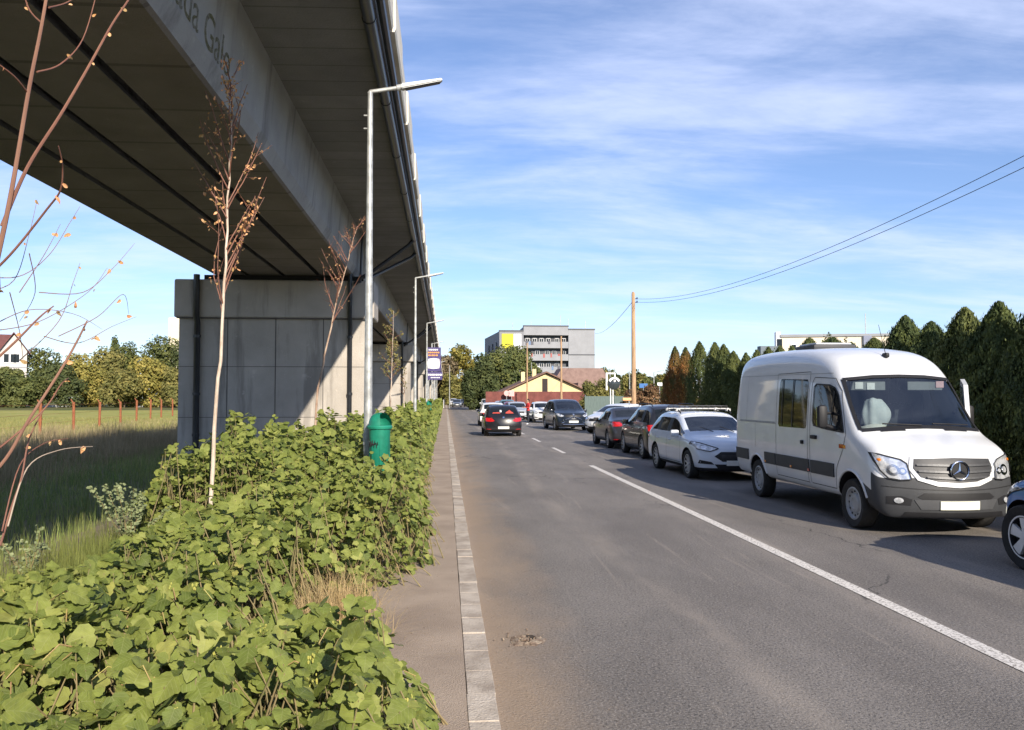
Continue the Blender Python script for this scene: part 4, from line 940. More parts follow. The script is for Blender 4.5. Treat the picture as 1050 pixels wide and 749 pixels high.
# dark people carrier facing the camera
c6, bv, cc = make_car('people_carrier', paint('blueblack', (.012,.018,.030), .28), L=4.85, W=.94, H=1.72, hood=1.08, nose=.92, belt=1.05, cowl=1.0, head=1.95, rr=4.2, tail=4.7, deck=1.12, fw=.95, wb=2.88, wr=.36, tum=.70, face='tall', style='estate', glassy=True)
q = MB()
for s_ in (-1, 1):
    q.tube([(s_*.46,.06,.62),(s_*.20,-.02,.72),(0,-.05,.78)], .016, 6); q.tube([(s_*.50,.08,.50),(s_*.66,.12,.42)], .016, 6)
q.add([(0,-.085,.90),(.055,-.085,.81),(0,-.085,.72),(-.055,-.085,.81),(0,-.06,.81)], [(0,1,2,3)])
q.tube([(-.60,.05,.36),(-.3,-.03,.35),(.3,-.03,.35),(.60,.05,.36)], .022, 6)
q.build('chrome_trim', CHROME, c6, True)
place_front(c6, cc, 7.0, 46.4, R(4), label='large dark people carrier with chrome nose trim facing the camera', group='vehicles queued facing the camera')
# white city car, silver car next to it
c7, bv, cc = make_car('city_car', paint('white_c', (.72,.72,.70), .4), lite=True, L=3.7, W=.82, H=1.52, hood=1.0, nose=.84, belt=.98, cowl=.85, head=1.6, rr=3.2, tail=3.55, deck=1.05, fw=.7, wb=2.4, wr=.29, tum=.60, face='tall')
place_front(c7, cc, 7.15, 60.5, 0, label='small white city car facing the camera beside the person in red', group='vehicles queued facing the camera')
# dark hatchback driving away with pale plate
c8, bv, cc = make_car('hatchback', paint('black_b', (.010,.010,.013), .3), L=4.26, W=.90, H=1.46, hood=.93, nose=.76, belt=.94, cowl=1.2, head=2.0, rr=3.60, tail=4.05, deck=1.0, fw=.85, wb=2.63, wr=.32, plate_low=True, level=2)
place_front(c8, cc, 2.72, 38.9+3.41, R(180), label='black hatchback driving away in the left lane, nearest moving car', group='cars driving away')
for pl_, mm in (([(-.50,1.08),(-.10,1.08),(-.12,1.13),(-.30,1.24),(-.46,1.12)], M('rear_glass_red', (.50,.07,.05), .6)), ([(.14,1.08),(.52,1.08),(.48,1.13),(.20,1.14)], MATS['rear_glass_red']), ([(.08,1.14),(.16,1.14),(.16,1.24),(.08,1.24)], M('sign_white', (.78,.78,.78), .5))):
    patch('rear_glass_patch', bv, pl_, 'y', 1, mm, c8, .006, .05, .008)  # flat red and white patches laid on the outside of the rear glass
c9, bv, cc = make_car('hatchback', paint('white_d', (.70,.70,.69), .4), L=4.2, W=.88, H=1.5, lite=True, level=1)
place_front(c9, cc, 3.05, 53+3.3, R(180), label='white hatchback just ahead of the black moving hatchback', group='cars driving away')
# distant variants, then copies with their own paint
far = {}
for nm, kw in (('silver', dict(H=1.48)), ('dark', dict(H=1.50)), ('red', dict(H=1.45)), ('teal', dict(H=1.62, belt=1.02, hood=1.0)), ('grey', dict(H=1.5, tailkind='sedan', L=4.55, rr=3.45, tail=4.0, deck=1.05)), ('pale', dict(H=1.66, belt=1.02, hood=1.0))):
    colr = {'silver': (.42,.44,.46), 'dark': (.02,.022,.028), 'red': (.22,.015,.015), 'teal': (.10,.20,.20), 'grey': (.10,.11,.12), 'pale': (.62,.62,.60)}[nm]
    far[nm] = make_car('parked_car', paint('far_'+nm, colr, .35), lite=True, level=1, **kw)
rows = [ # kind, x, y(front axle), facing camera?, label
 ('silver', 5.95, 68, 0, 'silver car half hidden behind the small white city car'),
 ('red', 6.1, 75, 0, 'dark red car behind the person in the red jacket'),
 ('teal', 6.2, 82, 0, 'tall green-blue car in the far queue above the moving hatchback'),
 ('silver', 6.15, 90, 0, 'second silver car of the far queue'),
 ('dark', 6.1, 97, 0, 'black car in the middle of the far queue'),
 ('teal', 6.05, 105, 0, 'greenish car further up the far queue'),
 ('grey', 6.0, 112, 0, 'grey saloon in the far queue left of the yellow house'),
 ('pale', 5.95, 120, 0, 'pale tall car in the far queue'),
 ('dark', 5.9, 128, 0, 'black car near the end of the far queue'),
 ('grey', 5.8, 137, 0, 'grey saloon near the end of the far queue'),
 ('red', 5.6, 150, 180, 'maroon car with lit-looking tail lamps parked below the dark conifer'),
 ('dark', 4.6, 166, 0, 'dark car parked under the far trees'),
 ('dark', 4.0, 178, 0, 'dark car farthest under the trees'),
 ('grey', 2.15, 158, 0, 'grey oncoming saloon in the far left lane with headlamps towards us'),
 ('pale', 1.75, 186, 0, 'pale oncoming van-like car behind the grey oncoming saloon'),
 ('silver', 3.9, 196, 0, 'silver car last in sight where the road bends'),
 ('pale', .95, 205, 0, 'white vehicle at the far end beside the pavement'),
]
usedk = set()
for nm, x, y, rz, lab in rows:
    r_, bv_, c_ = far[nm]
    o = r_ if nm not in usedk else copy_tree(r_); usedk.add(nm)
    place_front(o, c_, x, y, R(rz), label=lab, group='cars far up the road')
# red and white patches on the rear glass of the black hatchback
# ------------------------------------------------------------------ STREET FURNITURE
galv = M('galvanised_pole', (.40,.41,.40), .5, .35, var=.25, scale=7, contrast=1.5)
def street_lamp(x, y, label, h=6.0):
    root = empty('street_lamp', (x, y, 0), 0, label, 'street lamp', 'street lamps along the pavement')
    q = MB(); q.tube([(0,0,.03),(0,0,1.0),(0,0,h)], [.068,.060,.036], 14); q.box(-.13,.13,-.13,.13,.0,.05,.01); q.tube([(0,0,1.2),(0,0,1.35)], .069, 14); q.build('pole', galv, root, True)
    q = MB(); q.tube([(-.02,0,h-.02),(0,0,h+.01),(.45,0,h+.09)], .028, 10); q.build('arm', galv, root, True)
    q = MB()
    bm = bmesh.new(); bmesh.ops.create_cube(bm, size=1)
    for v in bm.verts:
        tx = v.co.x+.5; v.co = Vector((.42+tx*.56, v.co.y*(.13-.03*tx), h+.085+tx*.115+v.co.z*(.07-.03*tx)))
    bmesh.ops.bevel(bm, geom=bm.edges[:], offset=.012, segments=2, affect='EDGES'); q.bm(bm)
    q.tube([(.36,0,h+.075),(.46,0,h+.095)], .042, 10)
    q.build('lamp_head', M('lamp_housing', (.45,.46,.46), .45, .2), root, True)
    q = MB(); q.add([(.48,-.045,h+.052),(.95,-.033,h+.158),(.95,.033,h+.158),(.48,.045,h+.052)], [(0,1,2,3)]); q.build('lamp_lens', M('lamp_dark', (.03,.03,.035), .3), root)
    q = MB()
    for zc in (h-.32, h-.50): q.tube([(0,0,zc),(-.085,0,zc)], .010, 6)
    q.build('cable_clip', galv, root)
    return root
l0 = street_lamp(-1.04, 11.3, 'nearest galvanised street lamp, rising beside the green litter bin')
labs = ['second street lamp up the road', 'third street lamp, just before the purple sign board', 'fourth street lamp, behind the purple sign board', 'fifth street lamp, tiny and far up the pavement', 'sixth street lamp, at the far end of the weeds']
for i, lb in enumerate(labs):
    o = copy_tree(l0); o.location = (-1.06, 11.3+17.7*(i+1), 0); o['label'] = lb
def litter_bin(x, y, z0, rz, label, lean=0):
    root = empty('litter_bin', (x, y, 0), rz, label, 'litter bin', 'green litter bins on posts')
    g = M('bin_green', (.012,.19,.12), .42, 0, var=.25, scale=4); 
    q = MB(); q.lathe([(.001,z0),(.125,z0),(.145,z0+.03),(.165,z0+.52),(.175,z0+.56),(.16,z0+.56),(.15,z0+.52)], 24); 
    for a in range(8):
        t = a*math.pi/4; q.box(math.cos(t)*.15-.008, math.cos(t)*.15+.008, math.sin(t)*.15-.008, math.sin(t)*.15+.008, z0+.04, z0+.5)
    q.build('bin_body', g, root, True)
    q = MB(); q.lathe([(.195,z0+.555),(.20,z0+.58),(.185,z0+.60),(.178,z0+.60)], 24)
    # domed hood, cut open toward +x
    vs = []; fs = []; nA = 20
    for i in range(7):
        t = i/6; r_ = .18*math.cos(t*math.pi/2*.92)+.004; z_ = z0+.60+.165*math.sin(t*math.pi/2)
        for j in range(nA+1):
            a = math.radians(48+264*j/nA); a2 = a if i < 5 else math.radians(20+320*j/nA)
            vs.append((r_*math.cos(a2)+.01, r_*math.sin(a2), z_))
    for i in range(6):
        for j in range(nA): fs.append((i*(nA+1)+j, i*(nA+1)+j+1, (i+1)*(nA+1)+j+1, (i+1)*(nA+1)+j))
    fs.append(tuple(6*(nA+1)+j for j in range(nA+1)))
    q.add(vs, fs); q.build('hood', g, root, True)
    q = MB(); q.lathe([(.165,z0+.57),(.001,z0+.572)], 20); q.build('mouth_shade_disc', BLK, root)  # black disc across the bin mouth, inside shade put in as colour
    q = MB(); q.tube([(-.17,.02,.0),(-.17,.02,z0+.5)], .024, 8); q.box(-.19,-.10,-.02,.06,z0+.18,z0+.22); q.box(-.19,-.10,-.02,.06,z0+.42,z0+.46); q.build('post', g, root)
    # black scribble on the front
    q = MB(); pts = []
    for k in range(30):
        t = k/29; a = math.radians(-125+70*t); zz_ = z0+.36+.035*math.sin(k*2.1)+.02*math.sin(k*.9); r_ = .160+.006
        pts.append((math.cos(a)*r_, math.sin(a)*r_, zz_))
    q.tube(pts, .0045, 5); q.build('scribble', BLK, root)
    return root
b0 = litter_bin(-.86, 11.0, .87, R(-40), 'green domed litter bin with black scribble beside the nearest street lamp')
b0.scale = (.84,.84,1.0)
b1 = copy_tree(b0); b1.location = (-.92, 46.2, .02); b1['label'] = 'far green litter bin beside the third street lamp'
# purple and white totem sign
sg = empty('totem_sign', (-.87, 60, 0), 0, 'tall purple and white advertising board with orange lines beside the pavement', 'sign')
pur = M('sign_purple', (.045,.032,.15), .5); wht = M('sign_white', (.78,.78,.78), .5); org = M('sign_orange', (.80,.33,.06), .5)
q = MB(); q.box(-.50,.52,-.10,.10,3.72,5.45); q.build('upper_board', pur, sg)
q = MB(); q.box(-.50,.62,-.10,.10,3.12,3.68); q.build('lower_board', pur, sg)
q = MB(); a = [(-.40+.0,3.95),(-.44,4.3),(-.38,4.62),(.0,4.68),(.40,4.62),(.44,4.3),(.40,3.95),(0,3.90)]
q.prism(a, -.118, -.102); q.build('white_field', wht, sg)
q = MB()
for k, (w_, zc) in enumerate([(.36,5.28),(.40,5.08),(.38,4.88)]):
    q.cm = 0 if k == 0 else 1
    x = -w_
    while x < w_-.05:
        l_ = random.uniform(.07,.15); q.box(x, min(x+l_,w_), -.115, -.102, zc-.05, zc+.05); x += l_+.035
q.cm = 0; x = -.40
while x < .45: l_ = random.uniform(.06,.16); q.box(x, x+l_, -.115, -.102, 3.42, 3.54); x += l_+.03
x = -.2
while x < .45: l_ = random.uniform(.04,.10); q.box(x, x+l_, -.115, -.102, 3.24, 3.31); x += l_+.03
q.build('lettering', [wht, org], sg)
for xp in (-.36, .02): 
    q = MB(); q.tube([(xp,.04,0),(xp,.04,3.14)], .045, 8); q.build('post', galv, sg)
q = MB(); q.tube([(-.15,0,5.44),(-.15,0,5.75),(.05,0,5.75),(.05,0,5.45)], .03, 6); q.build('top_bracket', galv, sg)
# white marker post by the pavement far away
q = MB(); q.box(-.35,-.27,139,139.08,.0,1.5); o = q.build('marker_post', wht); tag(o, 'slim white post beside the pavement near the far walker', 'post')
# timber utility pole with wires
up = empty('utility_pole', (10.95, 47.7, 0), 0, 'tall bare orange-brown timber pole with overhead wires', 'utility pole')
wood = M('pole_wood', (.33,.20,.11), .85, col2=(.50,.33,.19), scale=3, stretch=(6,6,.5), bump=.5, contrast=1.5)
q = MB(); q.tube([(0,0,-.2),(0,0,4),(.0,0,7.95),(0,0,8.05)], [.15,.13,.10,.03], 12); q.build('pole', wood, up, True)
q = MB()
for zz_ in (7.42, 7.62): q.tube([(.1,-.02,zz_),(.22,-.02,zz_)], .025, 6); q.lathe([(.03,-.03),(.045,0),(.03,.05),(.045,.07),(.02,.09)], 10, 'z', (.22,-.02,zz_))
q.build('insulator', BLK, up)
wire = M('wire_black', (.03,.03,.035), .6)
def fitw(p0, p1, p2):
    # quadratic z(y) through three (y,z)
    A = np.array([[y*y, y, 1] for y, _ in (p0,p1,p2)]); return np.linalg.solve(A, np.array([z for _, z in (p0,p1,p2)]))
for px1, py1, px2, py2, zt in ((729,297,1050,160,7.62),(729,301,1050,172,7.42)):
    xw = 11.17
    def hit(px, py): d = ray(px, py); t_ = xw/d.x; return (d.y*t_, 1.83+d.z*t_)
    co = fitw((47.7, zt), hit(px1, py1), hit(px2, py2))
    ys = np.linspace(47.7, -20, 60); q = MB(); q.tube([(xw, y, co[0]*y*y+co[1]*y+co[2]) for y in ys], .008, 5)
    o = q.build('overhead_wire', wire); tag(o, ('upper' if zt > 7.5 else 'lower')+' black wire sagging from the timber pole toward the right', 'wire')
q = MB(); e1 = P(610, 342, 120); q.tube([Vector((10.9,47.7,7.45)).lerp(e1, k/20)-Vector((0,0,1.2*4*(k/20)*(1-k/20)*.5)) for k in range(21)], .015, 5)
o = q.build('overhead_wire', wire); tag(o, 'thin wire from the timber pole back toward the apartment block', 'wire')
# slim poles far away in front of the house, tall thin lamps
def slim_pole(px, ytop, D, label, r_=.06, m=None, arm=0):
    p = P(px, ytop, D); q = MB(); q.tube([(p.x,D,0),(p.x,D,p.z)], [r_*1.3, r_*.8], 8)
    if arm: q.tube([(p.x,D,p.z),(p.x+arm,D,p.z+.25)], .04, 6)
    o = q.build('roadside_pole', m or galv, smooth=True); tag(o, label, 'pole', 'thin poles in the distance'); return o
slim_pole(540.5, 352, 84, 'thin rusty pole standing left of the yellow gable', .07, wood)
slim_pole(575.5, 345, 86, 'thin brown timber pole standing in front of the yellow gable', .10, wood)
slim_pole(645.5, 381, 70, 'thin pale pole just left of the tall timber pole', .05)
slim_pole(670.5, 382, 95, 'thin pale lamp pole right of the tall timber pole', .06, arm=1.2)
slim_pole(625.5, 378, 100, 'thin pole left of a second one behind the round mirror', .06)
slim_pole(630, 378, 102, 'thin pole right of its twin behind the round mirror', .06)
slim_pole(461, 375, 140, 'thin pale lamp pole in front of the yellow trees', .07)
slim_pole(545, 372, 130, 'thin pole beside the dark round tree', .05)
# road mirror in a dark hood and white frame
p = P(628, 392, 56)
mr_ = empty('road_mirror', (p.x, 56, 0), 0, 'dark round object and white square frame on a post beyond the cars', 'road mirror')
q = MB(); q.tube([(.05,.1,0),(.05,.1,p.z-.2)], .04, 8); q.tube([(-.12,.1,0),(-.12,.1,p.z-.2)], .04, 8); q.build('post', wht, mr_)
q = MB(); q.lathe([(.001,-.03),(.35,.0),(.42,.05),(.42,.10),(.40,.14),(.001,.15)], 24, 'y', (.12,0,p.z-.10)); q.build('mirror_disc', M('mirror_dark', (.04,.05,.055), .15), mr_, True)
q = MB(); q.prism([(.12+.44*math.cos(a), p.z-.10+.44*math.sin(a)) for a in [math.radians(t_) for t_ in range(25,160,9)]]+[(.12+.30*math.cos(a), p.z-.16+.36*math.sin(a)) for a in [math.radians(t_) for t_ in range(155,24,-9)]], -.08, .0); q.build('hood', wht, mr_)
q = MB(); q.box(-.42,-.30,.16,.24,p.z-.55,p.z+.65); q.box(-.30,.25,.16,.24,p.z+.55,p.z+.65); q.box(.17,.25,.16,.24,p.z+.25,p.z+.55); q.build('frame', wht, mr_)
def board(px0, px1, py0, py1, D, m, name, label, cat='sign', post=True):
    a = P(px0, py0, D); b_ = P(px1, py1, D); cx = (a.x+b_.x)/2
    root = empty(name, (cx, D, 0), 0, label, cat)
    q = MB(); q.box(a.x-cx, b_.x-cx, -.04, .04, b_.z, a.z, .01); q.build('board', m, root)
    if post: q = MB(); q.tube([(0,.07,0),(0,.07,a.z)], .04, 8); q.build('post', galv, root)
board(638.5, 652, 408, 411, 52, M('sign_tan', (.72,.42,.20), .6), 'direction_sign', 'small orange-tan sign board just above the white angled car')
board(655.5, 664, 393.5, 398, 100, M('sign_blue', (.02,.13,.38), .5), 'direction_sign', 'blue road sign right of the tall timber pole')
board(674, 679, 392.5, 396, 80, wht, 'direction_sign', 'small white sign against the first conifer')
# ------------------------------------------------------------------ BUILDINGS
def window_part(parent, x0, x1, y, z0, z1, m, fm=None, dpt=.12):
    q = MB(); q.box(x0, x1, y-dpt, y, z0, z1); f = q.build('window', fm or wht, parent)
    q = MB(); q.box(x0+.12, x1-.12, y-dpt-.02, y-dpt-.003, z0+.12, z1-.12); q.build('pane', m, f); return f
# grey apartment block
D = 200.
A0 = P(497, 405, D+26); A1 = P(512, 405, D); A2 = P(537, 405, D); A3 = P(583, 405, D); A4 = P(610, 405, D)
zl = P(525, 340, D).z; zm_ = P(550, 335, D).z; zr_ = P(600, 338.5, D).z
apt = empty('apartment_block', (A2.x, D, 0), 0, 'grey apartment block with long balconies and a yellow banner near its top', 'building')
ox = A2.x
grey = M('block_grey', (.23,.235,.25), .85, var=.06, scale=.3); lgrey = M('block_light', (.29,.295,.31), .85, var=.08, scale=.5); dk_ = M('block_dark', (.07,.075,.085), .6)
q = MB(); q.prism([(A1.x-ox,0),(-.02,0),(-.02,26),(A0.x-ox,26)], 0, zl, 'xy'); q.build('left_wing', grey, apt)
q = MB(); q.box(0, A3.x-ox, 1.4, 26, 0, zm_-.0); q.build('middle_wing', dk_, apt)
q = MB(); q.box(A3.x-ox+.02, A4.x-ox, 0, 26, 0, zr_); q.build('right_wing', lgrey, apt)
q = MB(); q.box(0, A3.x-ox-.0, 0, 1.39, zm_-2.1, zm_+.02); q.build('cornice', lgrey, apt)
fl_ = 3.05; zb = zm_-2.1
for k in range(5):
    zt = zb-1.25-k*fl_-.35
    q = MB(); q.box(0, A3.x-ox-.02, 0, .15, zt-1.55, zt); q.box(0, A3.x-ox-.02, .16, 1.39, zt-1.55, zt-1.38); q.build('balcony', lgrey, apt)
    x = .6
    while x < A3.x-ox-1.2:
        q = MB(); q.box(x, x+1.0, 1.30, 1.39, zt-.2, zt+.95); fw_ = q.build('window', wht, apt)
        q = MB(); q.box(x+.08, x+.46, 1.26, 1.297, zt-.1, zt+.85); q.box(x+.54, x+.92, 1.26, 1.297, zt-.1, zt+.85); q.build('pane', DGLASS, fw_)
        x += random.choice((1.7,2.1,2.4))
    q = MB()
    for _ in range(5):
        xx = random.uniform(.3, A3.x-ox-1); q.cm = random.randint(0,3); q.box(xx, xx+random.uniform(.3,.8), -.04, -.01, zt-random.uniform(.2,.9), zt+random.uniform(.05,.25))
    q.build('laundry', [M('cloth_white', (.7,.7,.7)), M('cloth_dark', (.08,.08,.1)), M('cloth_red', (.35,.08,.07)), M('cloth_blue', (.12,.2,.35))], apt)
q = MB()
for zz_ in (zr_-6.2, zr_-12): q.box(A3.x-ox, A4.x-ox+.05, -.08, -.01, zz_, zz_+.25)
q.box(A3.x-ox-.05, A4.x-ox+.1, -.12, 0, zr_-.0, zr_+.3); q.box(-.1, A3.x-ox+.1, -.12, 1.3, zm_+.03, zm_+.3); q.box(A1.x-ox-.1, -.05, -.12, 1, zl+.01, zl+.3)
q.build('roof_edge', dk_, apt)
bx0, bx1 = P(514.5, 348, D).x-ox, P(534.5, 348, D).x-ox; bz0, bz1 = P(520,357.5,D).z, P(520,342.5,D).z
mid = bx0+(bx1-bx0)*.6
q = MB(); q.box(bx0, mid, -.12, -.05, bz0, bz1); q.cm = 1; q.box(mid+.01, bx1, -.12, -.05, bz0, bz1); q.build('banner', [M('banner_yellow', (.62,.56,.02), .6), M('banner_grey', (.62,.64,.68), .6, col2=(.80,.82,.85), scale=.6)], apt)
q = MB()
for xq, hh in ((2.0,1.4),(9.3,3.0),(11.2,2.2),(15.5,1.6),(-2.5,1.2)):
    q.tube([(xq,2,min(zl,zr_)-.2),(xq,2,zm_+hh)], .07, 5)
q.build('roof_antenna', galv, apt)
# windows on the receding left side
for k in range(5):
    for u in (.2,.45,.7):
        p0 = Vector((A1.x-ox, 0, 0)).lerp(Vector((A0.x-ox, 26, 0)), u); zt = zl-2.4-k*3.0
        q = MB(); q.box(p0.x-.18, p0.x+.12, p0.y-1.6, p0.y+1.6, zt-1.5, zt); q.build('window', dk_, apt)
# yellow gabled house
D = 105.; X0, X1 = P(508,405,D).x, P(607,405,D).x; ap = P(560,382.5,D); zE = P(507,404,D).z; zR = P(603,402,D).z
hs = empty('gabled_house', (ap.x, D, 0), 0, 'low cream-yellow gabled house with brown roof and a dark tall door in its gable', 'building'); ox = ap.x
cream = M('cream_wall', (.70,.55,.30), .85, var=.10, scale=.5)
q = MB(); q.prism([(X0-ox+.4,0),(X1-ox-.4,0),(X1-ox-.4,zR-.1),(0,ap.z-.12),(X0-ox+.4,zE-.1)], 0, 16); q.build('wall', cream, hs)
rf_m = M('brown_tiles', (.13,.07,.05), .85, col2=(.24,.14,.10), scale=2.5, stretch=(1,3,1), bump=.6)
q = MB(); q.prism([(X0-ox-.1,zE-.28),(0,ap.z-.0),(X1-ox+.1,zR-.28),(X1-ox+.1,zR-.12),(0,ap.z+.18),(X0-ox-.1,zE-.12)], -.5, 16.5); rf = q.build('roof', rf_m, hs)
q = MB(); q.box(4.6, 10.2, 3, 15, ap.z-2.6, ap.z-1.2); q.prism([(2.0,ap.z-.9),(3.2,ap.z+.9),(8.8,ap.z+.9),(10.8,ap.z-2.6),(2.5,ap.z-2.6)], 8, 14); q.build('rear_roof', M('brown_tiles_b', (.20,.13,.11), .85, col2=(.28,.19,.16), scale=2), hs)
q = MB(); q.box(P(556,395,D).x-ox, P(561.5,395,D).x-ox, -.03, .15, P(0,404,D).z, P(0,387.5,D).z); q.build('door', M('dark_door', (.03,.02,.02), .8), hs)
for cxp, cyp in ((536,384),(547.5,381)):
    p = P(cxp, cyp, D+5); q = MB(); q.box(p.x-ox-.25, p.x-ox+.25, 4.5, 5, 2, p.z+.3); q.build('chimney', cream, rf)
# reddish wall in front, with round and square pink signs
q = MB(); a = P(498,402,98); b_ = P(608,402,98); q.box(a.x, b_.x, 97.9, 98.1, 0, P(0,401.5,98).z-.0); 
o = q.build('boundary_wall', M('brick_red', (.17,.055,.045), .9, var=.25, scale=1.5, bump=.4)); tag(o, 'dark red boundary wall in front of the yellow house', 'wall')
for px_, rr_ in ((519.5,.30),(524.5,.30)):
    p = P(px_, 403.5, 97); root = empty('small_sign', (p.x, 97, 0), 0, ('round pink and white sign' if px_ < 522 else 'square pale pink sign')+' on a post before the dark red wall', 'sign')
    q = MB(); 
    if px_ < 522: q.lathe([(.001,-.03),(.32,-.03),(.32,.0),(.001,.0)], 20, 'y', (0,0,p.z))
    else: q.box(-.32,.32,-.03,0,p.z-.35,p.z+.35)
    q.build('board', M('sign_pink', (.75,.38,.36), .5), root); q = MB(); q.tube([(0,.03,0),(0,.03,p.z+.2)], .04, 6); q.build('post', galv, root)
# green-grey fence behind the people carrier
q = MB(); a = P(600,410,66); b_ = P(662,410,66)
xx = a.x
q.box(a.x, b_.x, 66, 66.05, .05, 1.95); 
k_ = 0
while xx < b_.x: q.box(xx-.04, xx+.04, 65.93, 66.0, 0, 2.05); xx += 2.4
o = q.build('metal_fence', M('fence_green', (.10,.14,.13), .7, var=.2, stretch=(8,1,1), scale=2)); tag(o, 'grey-green sheet metal fence behind the people carrier', 'fence')
# cream industrial building behind the conifers
D = 90.; a = P(801,346,D); b_ = P(900,345.5,D)
ib = empty('flat_roofed_building', (a.x, D, 0), R(-14), 'long cream flat-roofed building seen above the white van', 'building'); ox = a.x
q = MB(); q.box(0, b_.x-ox+14, 0, 4, 0, a.z); q.build('wall', M('cream_render', (.72,.63,.50), .85, var=.05, scale=.4), ib)
q = MB(); q.box(-.1, b_.x-ox+14.1, -.15, 4.1, a.z+.003, a.z+.28); q.build('roof_edge', lgrey, ib)
q = MB(); q.box(-.55,-.04,.0,1.2,0,a.z+.6); q.build('stair_tower', wht, ib); q = MB(); q.box(-.45,.10,-.06,-.01,a.z-1.1,a.z-.2); q.build('window', DGLASS, ib)
p = P(813,356.5,D); window_part(ib, p.x-ox-.35, p.x-ox+.35, -.0, p.z-.4, p.z+.4, DGLASS)
p = P(882,351,D); q = MB(); q.box(p.x-ox-.5, p.x-ox+.35, -.3, .0, p.z-1.0, p.z+.55); q.build('window', M('bluegrey', (.20,.22,.30), .4), ib)
q = MB(); p = P(884,322,D); q.tube([(p.x-ox,2,a.z),(p.x-ox,2,p.z)], .05, 5); q.build('mast', galv, ib)
q = MB(); a2 = P(780,355,D-2); b2 = P(800,355,D-2); q.box(a2.x, b2.x, D-2, D-1, 0, a2.z); o = q.build('shed', M('shed_blue', (.13,.16,.19), .7)); tag(o, 'low blue-grey shed roof left of the cream building', 'shed')
# white house with brown roof, far left
D = 175.
pl_, pr_ = P(-45,395,D), P(27,395,D); apx = P(17,342,D); eR = P(31,361,D)
wh = empty('white_house', (pr_.x, D, 0), R(25), 'white three-storey house with red-brown roof at the far left', 'building'); ox = pr_.x
zW = P(0,360,D).z; za = apx.z
q = MB(); hw = (pr_.x-P(2,395,D).x)/2
gx = -hw+.0
q.prism([(-2*hw,0),(0,0),(0,zW),(-hw,za-.3),(-2*hw,zW)], 0, 14); q.box(-14,-2*hw+.01,.8,14,0,zW-.2); q.build('wall', M('house_white', (.56,.53,.49), .85, var=.05, scale=.5), wh)
rt = M('redbrown_roof', (.13,.045,.04), .8, col2=(.17,.07,.06), scale=1.2)
q = MB(); q.prism([(-2*hw-.6,zW-.9),(-hw,za-.05),(.65,zW-.75),(.65,zW-.55),(-hw,za+.2),(-2*hw-.6,zW-.65)], -.7, 14.5)
q.add([(-14.5,.1,zW-.5),(-2*hw+.4,.1,zW-.5),(-hw,7,za+.1),(-14.5,7,za+.1),(-14.5,13.9,zW-.5),(-2*hw+.4,13.9,zW-.5)], [(0,1,2,3),(3,2,5,4),(0,3,4),(0,4,5,1)])
q.build('roof', rt, wh)
for zz_ in (1.4, 5.0, 8.8):
    for xx in (-2*hw+.6, -hw-.6, -2.3):
        if zz_ < zW-1.6: window_part(wh, xx, xx+1.1, 0, zz_, zz_+1.9, DGLASS)
q = MB(); q.box(-2*hw-.02, .02, -.05, -.01, 7.85, 8.05); q.build('string_course', lgrey, wh)
# pale tower just left of the pier
a = P(173,326,260); b_ = P(196,326,260); q = MB(); q.box(a.x, b_.x, 260, 285, 0, a.z); root = q.build('tower_block', M('tower_cream', (.74,.66,.48), .85, var=.05, scale=.2)); tag(root, 'pale yellowish tower block rising behind the trees beside the pier', 'building')
# low white wall and orange thing across the field
for x0p, x1p, D in ((40,75,165),(128,190,165)):
    a = P(x0p,416,D); b_ = P(x1p,416,D); q = MB(); q.box(a.x,b_.x,D,D+.3,0,.42); o = q.build('low_wall', M('limewash', (.62,.60,.56), .9)); tag(o, 'low white wall across the field, '+('left piece' if x0p < 100 else 'right piece'), 'wall', 'low white wall pieces across the field')
p = P(134,358,212); q = MB(); q.tube([(p.x,212,0),(p.x,212,p.z)], .16, 8); q.box(p.x-.9,p.x+.9,211.8,212.2,p.z-1.7,p.z-1.1)
o = q.build('orange_mast', M('mast_orange', (.70,.22,.05), .6)); tag(o, 'orange mast showing above the trees left of the pier', 'mast')
# field fence of rusty posts
rust = M('rust', (.22,.07,.035), .9, col2=(.34,.12,.05), scale=12)
fe = empty('field_fence', (-18.5, 34.5, 0), 0, 'fence of rusty steel posts across the green field', 'fence')
Pf = []
D = 30.5
while D < 86: Pf.append(Vector((-18.5-(D-34.5)*.1724+random.uniform(-.1,.1), D, 0))); D += 6.1
for k, p in enumerate(Pf):
    q = MB(); lx = random.uniform(-.03,.03); b0_ = p-Vector((-18.5,34.5,0)); h_ = 1.62+random.uniform(-.08,.06)
    q.tube([b0_, b0_+Vector((lx,0,h_))], .075, 6); q.tube([b0_+Vector((lx,0,h_-.1)), b0_+Vector((lx-.18,.05,h_+.16))], .03, 5)
    q.build('post', rust, fe)
q = MB()
for zz_ in (.5,1.0,1.45): q.tube([p-Vector((-18.5,34.5,0))+Vector((0,0,zz_+random.uniform(-.03,.03))) for p in Pf], .006, 4)
q.build('fence_wire', rust, fe)
